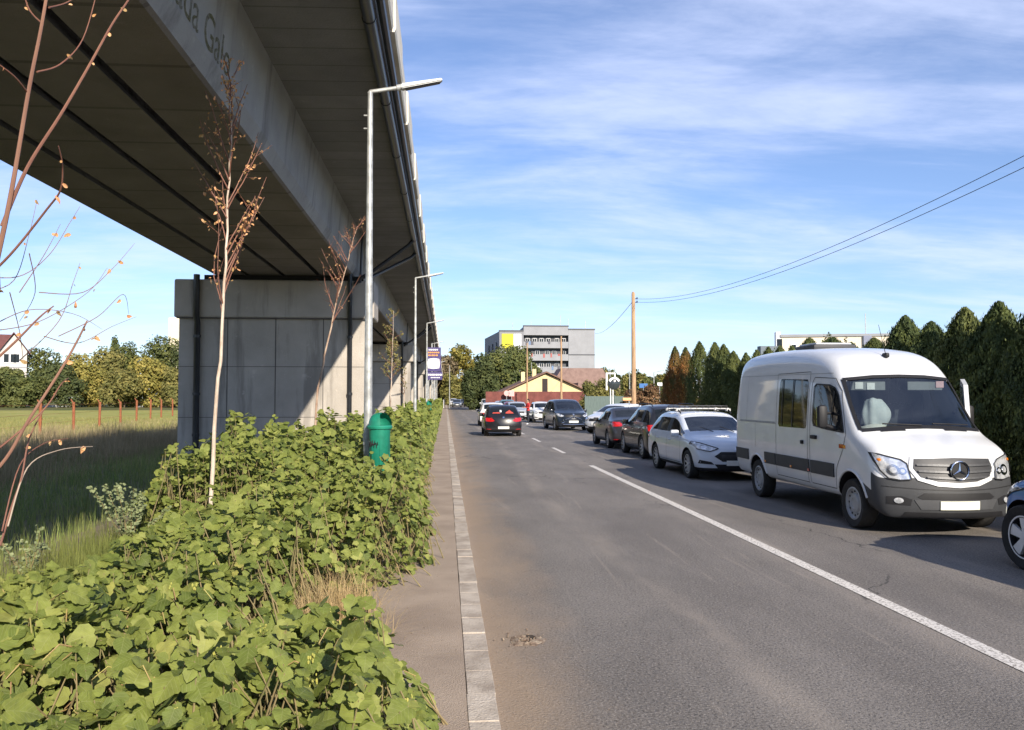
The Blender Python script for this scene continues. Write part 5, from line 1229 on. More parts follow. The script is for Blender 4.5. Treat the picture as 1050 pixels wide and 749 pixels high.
# ------------------------------------------------------------------ VEGETATION
def leaf_material():
    m = bpy.data.materials.new('broad_leaf'); m.use_nodes = True; t = m.node_tree; b = t.nodes['Principled BSDF']; L = t.links.new
    uv = N(t,'ShaderNodeUVMap'); sp = N(t,'ShaderNodeSeparateXYZ'); L(uv.outputs[0], sp.inputs[0])
    def math_(op, a, bb=None, c=None):
        x = N(t,'ShaderNodeMath', operation=op)
        for i, v in enumerate((a, bb, c)):
            if v is None: continue
            if isinstance(v, (int,float)): x.inputs[i].default_value = v
            else: L(v, x.inputs[i])
        return x.outputs[0]
    u = math_('ABSOLUTE', math_('SUBTRACT', sp.outputs[0], .5)); v = sp.outputs[1]
    mid = math_('LESS_THAN', u, .014)
    side = math_('LESS_THAN', math_('PINGPONG', math_('ADD', math_('MULTIPLY', v, 1.0), math_('MULTIPLY', u, -.75)), .085), .009)
    vein = math_('MAXIMUM', mid, side)
    a = N(t,'ShaderNodeAttribute', attribute_name='rnd')
    cr = N(t,'ShaderNodeValToRGB'); L(a.outputs['Fac'], cr.inputs[0]); e = cr.color_ramp.elements
    e[0].position = 0; e[0].color = (.075,.108,.020,1); e[1].position = 1; e[1].color = (.40,.30,.10,1)
    for pos, col in ((.30,(.155,.195,.038,1)),(.65,(.235,.268,.058,1)),(.93,(.33,.345,.095,1)),(.965,(.36,.36,.09,1))):
        q = e.new(pos); q.color = col
    c = N(t,'ShaderNodeTexCoord'); n = N(t,'ShaderNodeTexNoise', i_Scale=22.0, i_Detail=5.0); L(c.outputs['Object'], n.inputs['Vector'])
    mr = N(t,'ShaderNodeMapRange'); L(n.outputs[0], mr.inputs[0]); mr.inputs[1].default_value=.3; mr.inputs[2].default_value=.7; mr.inputs[3].default_value=.80; mr.inputs[4].default_value=1.18
    hs_ = N(t,'ShaderNodeHueSaturation'); L(cr.outputs[0], hs_.inputs['Color']); L(mr.outputs[0], hs_.inputs['Value'])
    mx_ = N(t,'ShaderNodeMix', data_type='RGBA'); L(math_('MULTIPLY', vein, .28), mx_.inputs[0]); L(hs_.outputs[0], mx_.inputs[6]); mx_.inputs[7].default_value=(.42,.44,.20,1)
    L(mx_.outputs[2], b.inputs['Base Color']); b.inputs['Roughness'].default_value=.62; b.inputs['Specular IOR Level'].default_value=.35
    bp = N(t,'ShaderNodeBump', i_Strength=.5, i_Distance=.004, invert=True); L(vein, bp.inputs['Height']); L(bp.outputs[0], b.inputs['Normal'])
    tr = N(t,'ShaderNodeBsdfTranslucent'); L(mx_.outputs[2], tr.inputs[0]); ms = N(t,'ShaderNodeMixShader'); ms.inputs[0].default_value=.28
    L(b.outputs[0], ms.inputs[1]); L(tr.outputs[0], ms.inputs[2]); L(ms.outputs[0], t.nodes['Material Output'].inputs[0])
    return m
LEAF = leaf_material()
STEM = M('weed_stem', (.16,.15,.06), .8, col2=(.27,.20,.10), scale=8)
def leaf_tmpl(seed, simple=False):
    """lobed toothed leaf in xy, base at origin, tip at +y, unit length; folded along the midrib and drooping"""
    rs = np.random.default_rng(seed)
    half = [(.03,-.02),(.20,-.11),(.36,-.06),(.47,.10),(.42,.22),(.52,.30),(.58,.43),(.44,.50),(.38,.60),(.36,.72),(.22,.78),(.14,.90),(.0,1.0)] if not simple else [(.16,-.08),(.48,.12),(.55,.42),(.30,.75),(0,1.0)]
    half = [(x*(1+rs.uniform(-.10,.10)), y+rs.uniform(-.02,.02)) for x, y in half]
    mids = [(0,y) for y in (([0,.08,.2,.35,.5,.65,.8,1.0]) if not simple else [0,.3,.6,1.0])]
    fold, droop = rs.uniform(.08,.25), rs.uniform(.10,.35); wv = rs.uniform(0,6)
    def z(x, y): return abs(x)*fold*1.1 - droop*y*y + (0 if simple else .045*math.sin(9*y+wv+(2 if x > 0 else 0))*abs(x)*2) - .25*x*x
    tris = []
    for s_ in (-1, 1):
        pts = [(s_*x, y) for x, y in half]
        # fan against the midrib
        mi_ = 0
        for a, b_ in zip(pts[:-1], pts[1:]):
            while mi_ < len(mids)-2 and mids[mi_+1][1] <= (a[1]+b_[1])/2:
                tris.append([mids[mi_], mids[mi_+1], a]); mi_ += 1
            tris.append([mids[mi_], a, b_])
        
    out = []; uvs = []
    for tr in tris:
        out.append([(x, y, z(x, y)) for x, y in tr]); uvs.append([(x+.5, y) for x, y in tr])
    return np.array(out), np.array(uvs)
TM = [leaf_tmpl(i) for i in range(6)]; TS = [leaf_tmpl(i+20, True) for i in range(4)]; TN = [(t_*np.array([.52,1,1.6]), u_) for t_, u_ in TS]
def leaf_cloud(name, pos, nrm, size, tmpls, mat, rnd=None, parent=None, yaw=None):
    n = len(pos); rs = rng; V = []; U = []; Rn = []
    which = rs.integers(0, len(tmpls), n); spin = rs.uniform(0, 2*np.pi, n) if yaw is None else yaw
    rm = rotmats(nrm, spin); rnd = rs.uniform(0, 1, n) if rnd is None else rnd
    for k, (T, UV) in enumerate(tmpls):
        s_ = which == k
        if not s_.any(): continue
        # centre the leaf around its middle
        Tc = T-np.array([0,.45,0]); V.append(scatter(Tc, pos[s_], rm[s_], size[s_]))
        U.append(np.tile(UV.reshape(-1,2), (s_.sum(),1))); Rn.append(np.repeat(rnd[s_], len(T)))
    return array_mesh(name, np.concatenate(V), 3, mat, np.concatenate(Rn), np.concatenate(U), parent)
def vnoise(x, y, sc, seed=0):
    """cheap smooth noise 0..1"""
    s_ = np.zeros_like(x); rs = np.random.default_rng(seed)
    for k in range(5):
        a = rs.uniform(0, np.pi); f = sc*(1+.7*k); ph_ = rs.uniform(0, 6.28)
        s_ += np.sin((x*np.cos(a)+y*np.sin(a))*f+ph_+1.5*np.sin((x*np.sin(a)-y*np.cos(a))*f*.7+ph_*2))/(1+.5*k)
    return np.clip(.5+s_/5.2, 0, 1)
def xr(y):   # right edge of the weeds
    return np.interp(y, [1,3.4,4.3,5.0,5.6,6.4,7.2,7.8,8.6,10,12,14,18,40,90,200],[.12,.06,-.06,-.24,-.50,-.80,-.70,-.42,-.20,-.20,-.28,-.40,-.42,-.48,-.55,-.6])+.04*np.sin(y*3.1)+.04*np.sin(y*7.3)
def xl(y): return np.interp(y, [1,3,5,7,9,12,16,24,27,60,200], [-2.7,-3.5,-4.0,-3.5,-3.3,-3.9,-3.8,-3.2,-2.3,-2.1,-2.0])+.25*np.sin(y*1.7)
def Hc(x, y):  # canopy height
    base = np.interp(y, [1,2.5,4,5.5,7.5,9.5,12,16,30,60,200], [.58,.66,.74,.80,.92,1.15,1.32,1.12,1.25,1.35,1.35])
    h = base*(.66+.56*vnoise(x, y, 2.2, 3))
    # lower hollow at the left (bare shade) and a lower grassy part
    h *= np.where((y > 5.2) & (y < 9.5) & (x < -2.1), .62, 1)
    h *= np.where((y > 4.7) & (y < 6.3) & (x > -1.25), .50, 1)
    e = np.clip((xr(y)-x)/.30, 0, 1); w_ = np.clip((x-xl(y))/.5, 0, 1)
    return h*np.sqrt(np.clip(e,.0,1))*(.35+.65*w_)
def weeds(name, y0, y1, dens, smin, smax, tmpls, label, seed):
    rs = np.random.default_rng(seed); A = (y1-y0)*4.6; n = int(A*dens)
    y = rs.uniform(y0, y1, n); x = rs.uniform(-4.3, .1, n)
    ok = (x < xr(y)) & (x > xl(y)); 
    ok &= ~((np.hypot((x+.82)*1.4, (y-6.45)*.70) < .46))          # room for the dry grass
    ok &= ~((vnoise(x, y, 3.4, 9) < .20) & (y < 9))
    # bare pockets between plants
    ok &= ~((np.sin(x*9.1+1.3*np.sin(y*5.3))*np.sin(y*7.7+1.1*np.sin(x*6.1)) < -.62))
    x, y = x[ok], y[ok]; H_ = Hc(x, y); n = len(x)
    # individual plants: leaves ride on rounded mounds round each plant centre
    sp_ = .34 if y1 < 30 else .6; gx = np.round(x/sp_); gy = np.round(y/sp_)
    hsh = lambda a, b_, k_: (np.sin(a*127.1+b_*311.7+k_*74.7)*43758.5453) % 1
    ddx = x-(gx+(hsh(gx,gy,1)-.5)*.7)*sp_; ddy = y-(gy+(hsh(gx,gy,2)-.5)*.7)*sp_; dd_ = np.hypot(ddx, ddy)/sp_
    H_ = H_*(.80+.36*hsh(gx,gy,3))*(1.08-.75*np.clip(dd_,0,1)**2)
    edge = np.clip((xr(y)-x)/.35, 0, 1)
    u = rs.uniform(0, 1, n); depth = np.where(edge < .9, u*.95, np.minimum(1, -np.log(1-u*.97)*.24))
    z = np.maximum(H_*(1-depth), .04)+rs.normal(0, .02, n)
    # leaf faces: up, pulled to the light and outward near the path edge
    nr = np.stack([.15+rs.normal(0,.42,n)+(1-edge)*.55+ddx/sp_*.9, -.35+rs.normal(0,.42,n)+ddy/sp_*.9, np.full(n,.90)], axis=1)
    size = (smin+(smax-smin)*rs.uniform(0,1,n)**1.6)*(1-.25*depth)
    r_ = np.clip(rs.beta(2.2,2.0,n)*.92+.10*(vnoise(x,y,1.1,5)-.5),0,.95); r_[rs.uniform(0,1,n) < .007] = rs.uniform(.95,1)
    yaw = rs.uniform(0, 2*np.pi, n)
    o = leaf_cloud(name, np.stack([x,y,z],1), nr, size, tmpls, LEAF, r_, yaw=yaw); tag(o, label, 'weeds', kind='stuff')
    return x, y, z, H_
def stems(name, x, y, z, every, label, rad=.005):
    q = MB()
    for i in range(0, len(x), every):
        a = Vector((x[i]+random.uniform(-.30,.30), y[i]+random.uniform(-.30,.30), 0.05)); b_ = Vector((x[i], y[i], z[i]))
        if b_.z < .15: continue
        m_ = a.lerp(b_, .55)+Vector((random.uniform(-.05,.05), random.uniform(-.05,.05), .04)); q.tube([a, m_, b_], [rad*1.5, rad, rad*.5], 4, False)
    o = q.build(name, STEM, fixn=False); tag(o, label, 'stems', kind='stuff')
d = weeds('cocklebur_leaves', 1.1, 5.0, 820, .040, .128, TM+TS[:2], 'large lobed green weed leaves filling the near verge', 1)
stems('weed_stems', d[0], d[1], d[2], 4, 'stalks and leaf stems under the near weeds', .0045)
d2 = weeds('weed_leaves', 5.0, 10.5, 860, .045, .110, TM, 'leafy green weeds beyond the dry grass up to the litter bin', 2)
stems('weed_stems', d2[0], d2[1], d2[2], 5, 'stalks of the middle stretch of weeds')
d3 = weeds('bushy_weeds', 10.5, 24, 900, .06, .12, TS, 'bushy green weeds around the first lamp and in front of the pier', 3)
stems('weed_stems', d3[0], d3[1], d3[2], 9, 'stalks among the bushy weeds before the pier', .006)
d4 = weeds('verge_weeds', 24, 60, 420, .12, .22, TS, 'strip of weeds along the pavement beyond the first pier', 4)
d5 = weeds('verge_weeds', 60, 190, 110, .22, .40, TS, 'far end of the weed strip along the pavement', 5)
# small yellow-green buds and burrs at the shoot tips, arching red-brown petioles
q = MB(); rs = random.Random(5)
for x, y, z, h in zip(*[a[::1] for a in d]):
    if rs.random() < .035 and z > .45*h:
        for _ in range(rs.randint(3,7)):
            bm = bmesh.new(); s_ = rs.uniform(.004,.008)
            bmesh.ops.create_icosphere(bm, subdivisions=1, radius=s_, matrix=Matrix.Translation((x+rs.uniform(-.02,.02), y+rs.uniform(-.02,.02), z+rs.uniform(.0,.035))) @ Matrix.Diagonal((.8,.8,1.5,1))); q.bm(bm)
o = q.build('weed_buds', M('bud', (.26,.29,.06), .7, col2=(.46,.42,.10), scale=20), fixn=False); tag(o, 'small yellow buds and burrs at the tips of the near weeds', 'buds', kind='stuff')
q = MB()
for i in range(0, len(d[0]), 13):
    p = Vector((d[0][i], d[1][i], d[2][i]-.02)); a = rs.uniform(0,6.28); l_ = rs.uniform(.08,.18)
    q.tube([p, p+Vector((math.cos(a)*l_*.5, math.sin(a)*l_*.5, .03)), p+Vector((math.cos(a)*l_, math.sin(a)*l_, -.02))], [.0038,.003,.0025], 4, False)
o = q.build('leaf_stalks', M('petiole', (.38,.36,.10), .6, col2=(.35,.20,.10), scale=6), fixn=False); tag(o, 'pale curved leaf stalks between the near leaves', 'stalks', kind='stuff')
# ---- blades: grasses
def blades(name, n, xf, yf, hf, w0, m, label, lean=.35, seed=0, zf=None, cat='grass', seg=3, kind='stuff', parent=None):
    rs = np.random.default_rng(seed); x = xf(rs, n); y = yf(rs, n); h = hf(rs, n, x, y); z0 = np.zeros(n) if zf is None else zf(x, y)
    a = rs.uniform(0, 2*np.pi, n); ln = np.abs(rs.normal(0, lean, n))*h; wdir = np.stack([np.cos(a+np.pi/2), np.sin(a+np.pi/2), np.zeros(n)],1); ld = np.stack([np.cos(a), np.sin(a), np.zeros(n)],1)
    base = np.stack([x,y,z0],1); F = []
    def pt(t, s_): return base+ld*(ln*t*t)[:,None]+np.array([0,0,1])*(h*t*(1-.25*t*lean))[:,None]+wdir*(s_*w0*(1-t*.9)*(.7+.6*h))[:,None]
    ts = np.linspace(0, 1, seg+1)
    for t0, t1 in zip(ts[:-1], ts[1:]): F.append(np.stack([pt(t0,-1), pt(t0,1), pt(t1,1), pt(t1,-1)],1))
    V = np.stack(F,1).reshape(-1,3); o = array_mesh(name, V, 4, m, np.repeat(rs.uniform(0,1,n), seg), parent=parent)
    if kind: tag(o, label, cat, kind=kind)
    return o
U = lambda a, b_: (lambda rs, n: rs.uniform(a, b_, n))
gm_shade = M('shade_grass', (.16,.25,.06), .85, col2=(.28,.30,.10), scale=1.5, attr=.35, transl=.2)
gm_dry = M('dry_grass', (.42,.30,.13), .85, col2=(.62,.48,.25), scale=9, attr=.25, transl=.2)
gm_lawn = M('lawn_grass', (.24,.26,.075), .85, col2=(.36,.32,.12), scale=.35, attr=.3, transl=.25)
gm_tall = M('tall_grass', (.15,.19,.045), .8, col2=(.26,.28,.07), scale=3, attr=.25, transl=.3)
gm_brown = M('brown_weed', (.27,.225,.12), .9, col2=(.42,.33,.19), scale=2, attr=.3, transl=.15)
o = sheet('field', -160, -5.0, 9, 125, -.012, M('field_green', (.25,.27,.065), .95, col2=(.38,.33,.11), scale=.25, spec=.05, bump=.6, bscale=8, detail=9, stretch=(1,.5,1)), 'sunlit green-yellow grass field')
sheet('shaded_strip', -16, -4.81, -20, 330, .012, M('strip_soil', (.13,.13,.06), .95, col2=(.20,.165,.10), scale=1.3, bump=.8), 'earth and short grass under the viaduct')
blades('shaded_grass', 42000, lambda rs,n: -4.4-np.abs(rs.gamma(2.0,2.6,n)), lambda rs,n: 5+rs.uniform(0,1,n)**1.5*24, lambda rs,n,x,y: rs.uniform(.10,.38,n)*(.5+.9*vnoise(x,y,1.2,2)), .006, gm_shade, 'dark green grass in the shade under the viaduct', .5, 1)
blades('brown_weeds', 30000, lambda rs,n: rs.uniform(-15.5,-8,n), lambda rs,n: 13+rs.uniform(0,1,n)*26, lambda rs,n,x,y: np.clip(.25+.75*vnoise(x,y,.8,7),.2,1)*rs.uniform(.5,1.25,n)*np.clip((-7.5-x)/3,.3,1), .006, gm_brown, 'dry brown weeds between the viaduct shade and the sunlit field', .35, 2)
blades('brown_weeds', 16000, lambda rs,n: rs.uniform(-24,-8,n), lambda rs,n: 30+rs.uniform(0,1,n)*40, lambda rs,n,x,y: np.where(x < -12-(y-20)*.10, .25, .8)*(.3+.7*vnoise(x,y,.6,7))*rs.uniform(.5,1.2,n), .012, gm_brown, 'far stretch of brown weeds along the field fence', .35, 3)
blades('field_grass', 60000, lambda rs,n: -14-rs.uniform(0,1,n)*26, lambda rs,n: 17+rs.uniform(0,1,n)**1.3*60, lambda rs,n,x,y: rs.uniform(.08,.30,n)*(.5+.8*vnoise(x,y,.7,4)), .010, gm_lawn, 'sunlit grass of the field', .5, 4, seg=2)
# tall light grass at the left edge of the thicket
blades('tall_grass', 22000, lambda rs,n: rs.normal(-3.1,.60,n), lambda rs,n: rs.uniform(5.2,10.2,n), lambda rs,n,x,y: rs.uniform(.12,.55,n)*(.75+.4*vnoise(x,y,2,1)), .0035, gm_tall, 'tall fine light green grass left of the birch sapling', .30, 5, cat='grass')
# dry straw tuft by the pavement
blades('dry_grass', 1500, lambda rs,n: rs.normal(-.86,.14,n), lambda rs,n: rs.normal(6.55,.30,n), lambda rs,n,x,y: rs.uniform(.18,.60,n), .0028, gm_dry, 'yellow dry grass tuft leaning toward the pavement', .75, 6)
blades('dry_grass', 500, lambda rs,n: rs.normal(-.62,.12,n), lambda rs,n: rs.normal(6.05,.28,n), lambda rs,n,x,y: rs.uniform(.12,.40,n), .0028, gm_dry, 'low dry straw spilling on the pavement edge', 1.0, 7)
blades('verge_grass', 3500, lambda rs,n: rs.uniform(-1.25,-.80,n), lambda rs,n: 2.5+rs.uniform(0,1,n)*30, lambda rs,n,x,y: rs.uniform(.04,.20,n), .0035, gm_dry, 'thin dry grass along the pavement edge', .6, 8)
# dead leaf litter between plants
rs_ = np.random.default_rng(44); n = 1500
pos = np.stack([rs_.uniform(-4.2,-.7,n), rs_.uniform(1.5,9,n), rs_.uniform(.06,.10,n)],1)
leaf_cloud('leaf_litter', pos, np.stack([rs_.normal(0,.5,n), rs_.normal(0,.5,n), np.ones(n)],1), rs_.uniform(.03,.08,n), TS, M('litter_leaf', (.20,.11,.05), .9, col2=(.36,.24,.13), scale=8, attr=.3)); tag(COL.objects[-1] if False else bpy.data.objects['leaf_litter'], 'brown dead leaves lying under the near weeds', 'leaf litter', kind='stuff')
# ---- silver-leaved plant
def sprig_plant(name, loc, h, nst, m, leafm, label, cat, seed, ls=.035, spread=.35, dens=34, lean=(0,0)):
    rr = random.Random(seed); root = empty(name, loc, 0, label, cat); q = MB(); P_ = []; Nn = []
    for k in range(nst):
        a = rr.uniform(0,6.28); sp_ = spread*rr.uniform(.3,1); hh = h*rr.uniform(.6,1); top = Vector((math.cos(a)*sp_+lean[0], math.sin(a)*sp_+lean[1], hh))
        pts = [Vector((rr.uniform(-.03,.03), rr.uniform(-.03,.03), 0)).lerp(top, t)+Vector((0,0,.10*h*math.sin(t*3.14))) for t in (0,.3,.6,.85,1)]
        q.tube(pts, [.006,.005,.004,.003,.0015], 5, False)
        for i in range(dens):
            t = rr.uniform(.25,1); j = min(3,int(t*4)); p = pts[j].lerp(pts[j+1], (t*4)%1 if t < 1 else 1)
            P_.append(p+Vector((rr.gauss(0,.02), rr.gauss(0,.02), rr.gauss(0,.012)))); Nn.append((rr.gauss(.2,.6), rr.gauss(-.4,.6), .8))
    q.build('stem', m, root, fixn=False)
    n_ = len(P_); leaf_cloud('foliage', np.array(P_), np.array(Nn), np.array([ls*rr.uniform(.6,1.3) for _ in range(n_)]), TS, leafm, parent=root); return root
silver = M('silver_leaf', (.16,.20,.08), .7, col2=(.28,.32,.16), scale=8, attr=.25, transl=.2)
sprig_plant('silver_plant', (-3.35,9.2,.05), 0.90, 12, STEM, silver, 'pale silvery-leaved shrub at the left edge of the thicket', 'plant', 3, .030, .48, 70)
sprig_plant('silver_plant', (-3.75,7.9,.05), .62, 7, STEM, silver, 'small silvery sprig leaning over the bare shade', 'plant', 4, .026, .35, 40, (-.15,0))
# ---- birch saplings and twigs
bark = M('birch_bark', (.38,.27,.19), .75, col2=(.66,.57,.47), scale=9, stretch=(1,1,.35), contrast=1.4, bump=.3)
twig = M('red_twig', (.16,.065,.045), .65, col2=(.24,.11,.07), scale=6)
olive_l = M('olive_sapling_leaf', (.16,.17,.05), .75, col2=(.28,.24,.09), scale=9, attr=.3, transl=.3)
brownleaf = M('brown_birch_leaf', (.60,.29,.09), .8, col2=(.78,.52,.26), scale=25, attr=.35, transl=.3)
def sapling(name, trunk, r0, r1, nb, label, seed, leafn=8, up=.9, blen=(.5,1.3), start=.35, leafs=.035, bm_=bark, cat='tree', group=None, lm=None):
    rr = random.Random(seed); base = Vector(trunk[0]); root = empty(name, base, 0, label, cat, group)
    pts = [Vector(p)-base for p in trunk]; n = len(pts)
    def along(t):
        f = t*(n-1); i = min(n-2, int(f)); return pts[i].lerp(pts[i+1], f-i)
    fine = [along(i/24)+Vector((rr.gauss(0,.006), rr.gauss(0,.006), 0)) for i in range(25)]
    q = MB(); q.tube(fine, [r0+(r1-r0)*i/24 for i in range(25)], 8); q.build('trunk', bm_, root, True)
    LP = []; q = MB()
    for k in range(nb):
        t = start+(1-start)*((k+rr.random()*.8)/nb); b0_ = along(min(.99,t)); a = rr.uniform(0,6.28); l_ = rr.uniform(*blen)*(1.25-t)
        d_ = Vector((math.cos(a)*(1-up*.75), math.sin(a)*(1-up*.75), up*.9)).normalized(); pb = [b0_]
        for j in range(1,6):
            d_ = (d_+Vector((rr.gauss(0,.09), rr.gauss(0,.09), .05))).normalized(); pb.append(pb[-1]+d_*l_/5)
        q.tube(pb, [.007*(1-j/6)+.0015 for j in range(6)], 5, False)
        for j in range(leafn):
            u = rr.uniform(.25,1)*5; i = min(4,int(u)); LP.append(pb[i].lerp(pb[i+1], u-i)+Vector((rr.gauss(0,.022), rr.gauss(0,.022), rr.gauss(-.02,.02))))
        for j in range(2):
            u = rr.uniform(.3,.9)*5; i = min(4,int(u)); c0 = pb[i].lerp(pb[i+1], u-i); dd = Vector((rr.gauss(0,.5), rr.gauss(0,.5), rr.uniform(.2,1))).normalized()*l_*.3
            q.tube([c0, c0+dd*.5, c0+dd], [.003,.002,.001], 4, False)
            for _ in range(leafn//3): LP.append(c0+dd*rr.uniform(.3,1)+Vector((rr.gauss(0,.015),)*3))
    q.build('branches', twig, root, fixn=False)
    if LP:
        n_ = len(LP); leaf_cloud('foliage', np.array(LP), np.array([(rr.gauss(0,1), rr.gauss(-.4,.8), rr.gauss(.2,.7)) for _ in range(n_)]), np.array([leafs*rr.uniform(.6,1.4) for _ in range(n_)]), TN, lm or brownleaf, parent=root)
    return root
D = 9.0
sapling('birch_sapling', [G(0,0,0)*0+Vector((P(216,470,D).x, D, .05)), P(219,440,D), P(226,370,D), P(230,290,D+.05), P(233,220,D+.1), P(237,150,D+.1), P(239,75,D+.1)], .023, .005, 26, 'slender birch sapling with brown leaves against the pier', 5, 11, .80, (.9,1.8), .42, .036)
D = 15.0
sapling('birch_sapling', [Vector((P(318,450,D).x, D, .05)), P(326,400,D), P(334,360,D), P(345,310,D), P(358,262,D), P(366,232,D)], .024, .004, 24, 'leaning young tree with reddish twigs before the pier face', 8, 4, .70, (.7,1.5), .50, .026, bm_=M('red_bark', (.26,.15,.10), .8, col2=(.50,.38,.28), scale=7))
sapling('birch_sapling', [Vector((-1.75,26.5,.05)), Vector((-1.72,26.6,2.4)), Vector((-1.66,26.6,4.6))], 
 .016, .005, 18, 'young tree growing behind the nearest street lamp', 9, 12, .5, (.7,1.2), .5, .06, lm=olive_l)
sapling('birch_sapling', [Vector((-2.0,30,.05)), Vector((-1.95,30.1,2.4)), Vector((-1.9,30,3.9))], .018, .006, 18, 'thin young tree with green-brown leaves between the piers', 10, 13, .5, (.6,1.1), .5, .07, lm=olive_l)
sapling('birch_sapling', [Vector((-1.85,37,.05)), Vector((-1.83,37,1.9)), Vector((-1.8,37,3.1))], .03, .008, 14, 'bare pale stem in front of the second pier', 12, 4, .6, (.4,.8), .5, .06, lm=olive_l)
# the close sapling at the left edge of the picture: its base stands below the frame
D = 3.4
bb = Vector((-2.02, 3.35, .05)); tr_m = M('young_bark', (.17,.08,.055), .7, col2=(.27,.14,.09), scale=5, stretch=(1,1,.4))
root = empty('twiggy_sapling', bb, 0, 'bare reddish-brown twiggy sapling close at the left edge', 'tree')
def br(pts, r0, r1, m=twig, nm='branch', D_=3.4, dd=0.):
    n_ = len(pts); v = [P(px, py, D_+dd*i/(n_-1))-bb for i, (px, py) in enumerate(pts)]
    # Catmull-Rom refine
    out = []
    for i in range(n_-1):
        p0 = v[max(0,i-1)]; p1 = v[i]; p2 = v[i+1]; p3 = v[min(n_-1,i+2)]
        for k in range(6):
            t = k/6; out.append(.5*((2*p1)+(p2-p0)*t+(2*p0-5*p1+4*p2-p3)*t*t+(3*p1-p0-3*p2+p3)*t**3))
    out.append(v[-1]); q = MB(); k_ = len(out); q.tube(out, [r0+(r1-r0)*i/(k_-1) for i in range(k_)], 7); q.build(nm, m, root, True); return [o_+bb for o_ in out]
main = br([(-62,560),(-40,440),(-18,330),(-2,262),(12,195),(30,90),(42,30),(52,-30),(60,-90)], .0125, .005, tr_m, 'trunk')
allb = []
allb.append(br([(2,232),(28,172),(62,118),(90,70),(115,25),(138,-12),(150,-60)], .008, .003, twig, dd=.2))
allb.append(br([(-30,300),(10,262),(48,215),(62,195),(64,170),(60,150)], .0055, .0018, twig, dd=-.3))
allb.append(br([(-60,240),(-20,235),(-4,262),(0,300)], .005, .003, twig, dd=.1))
allb.append(br([(38,74),(62,66),(85,40),(100,-10)], .004, .002, twig, dd=.4))
allb.append(br([(28,95),(14,78),(-10,60)], .004, .002, twig, dd=-.2))
allb.append(br([(44,25),(30,10),(22,-15)], .004, .002, twig, dd=.2)); allb.append(br([(50,8),(68,3),(85,-8)], .0035, .002, twig, dd=.3))
# lower leaning shoots
allb.append(br([(-50,520),(0,478),(30,430),(62,380),(78,352),(89,330)], .008, .0035, tr_m, dd=.3))
allb.append(br([(-40,400),(10,356),(40,326),(55,314)], .006, .0025, twig, dd=.2))
allb.append(br([(-30,480),(5,455),(45,420),(62,395),(70,388)], .005, .002, twig, dd=.5))
allb.append(br([(0,560),(12,520),(22,490),(30,450),(45,420)], .005, .0025, twig, dd=.3))
allb.append(br([(2,545),(20,478),(45,455),(70,450)], .003, .0015, twig, dd=.5))
allb.append(br([(8,540),(28,480),(60,462),(95,458)], .0032, .0014, M('pale_twig', (.42,.33,.25), .8), dd=.6))
for pts in ([(-20,300),(14,288),(30,240),(38,205)], [(-30,282),(18,284),(50,262),(72,228),(82,212)], [(20,300),(45,262),(62,230)], [(30,260),(36,300),(20,330)],
            [(-10,335),(30,318),(75,322),(105,338)], [(40,300),(85,300),(115,276),(138,250)], [(-10,340),(40,330),(90,300),(110,275)], [(60,345),(100,325),(126,302),(132,322)], [(20,370),(60,330),(75,290),(82,270)], [(45,345),(80,352),(115,335),(140,325)], [(10,300),(20,340),(24,372)]):
    allb.append(br(pts, .0022, .0008, M('grey_twig', (.22,.12,.085), .8), D_=3.6, dd=.3))
rr = random.Random(2); LP = []
for b_ in allb:
    for _ in range(3 if len(b_) > 24 else 2):
        p = b_[rr.randint(len(b_)//2, len(b_)-1)]; LP.append(p-bb+Vector((rr.gauss(0,.006),0,-.012)))
n_ = len(LP); leaf_cloud('foliage', np.array(LP), np.array([(rr.gauss(0,1), -1, rr.gauss(.2,.5)) for _ in range(n_)]), np.array([.026*rr.uniform(.6,1.3) for _ in range(n_)]), TN, brownleaf, parent=root)
# dark red-brown dead dock plant at the left edge
sprig_plant('dead_plant', (-2.60,4.35,.05), 1.0, 16, twig, M('dead_leaf', (.085,.035,.025), .85, col2=(.16,.07,.05), scale=9, attr=.3), 'dark red-brown dead plant at the left edge beside the leaning shoots', 'plant', 6, .10, .26, 34)
# ------------------------------------------------------------------ TREES
def crown_mesh(name, lobes, n, size, mat, seed, gap=.38, parent=None, fl=(.55,1.0), flat=.5, zmin=None):
    """small leaf faces through ellipsoid lobes; more near the surface; noise gaps"""
    rs = np.random.default_rng(seed); w_ = np.array([l[3]*l[4]*l[5] for l in lobes])**.67; cnt = (w_/w_.sum()*n).astype(int); P_ = []; Nr = []
    for l, c_ in zip(lobes, cnt):
        d = rs.normal(size=(c_,3)); d /= np.linalg.norm(d, axis=1, keepdims=True); r_ = rs.uniform(fl[0]**3, fl[1], c_)**(1/3)
        lump = 1+.16*np.sin(d[:,0]*7+l[0])*np.sin(d[:,2]*6+l[1])+.10*np.sin(d[:,1]*13+l[2])*np.sin(d[:,0]*11)
        p = np.array(l[:3])+d*np.array(l[3:6])*(r_*lump)[:,None]
        k_ = np.sin(p[:,0]*2.1/gapS(lobes)+seed)*np.sin(p[:,1]*2.3/gapS(lobes)+1)*np.sin(p[:,2]*2.6/gapS(lobes)+2)
        ok = k_ > -gap
        P_.append(p[ok]); Nr.append((d+rs.normal(0,.55,(c_,3))+np.array([.1,-.2,.35]))[ok])
    P_ = np.concatenate(P_); Nr = np.concatenate(Nr); n_ = len(P_)
    T = np.array([[[-.5,0,0],[.1,-.32,.05],[.5,.05,-.05]],[[-.5,0,0],[.5,.05,-.05],[-.05,.34,.06]]])
    rm = rotmats(Nr, rs.uniform(0,6.28,n_)); V = scatter(T, P_, rm, rs.uniform(.6,1.4,n_)*size)
    return array_mesh(name, V, 3, mat, np.repeat(np.clip(rs.beta(2,2,n_),0,1), 2), parent=parent)
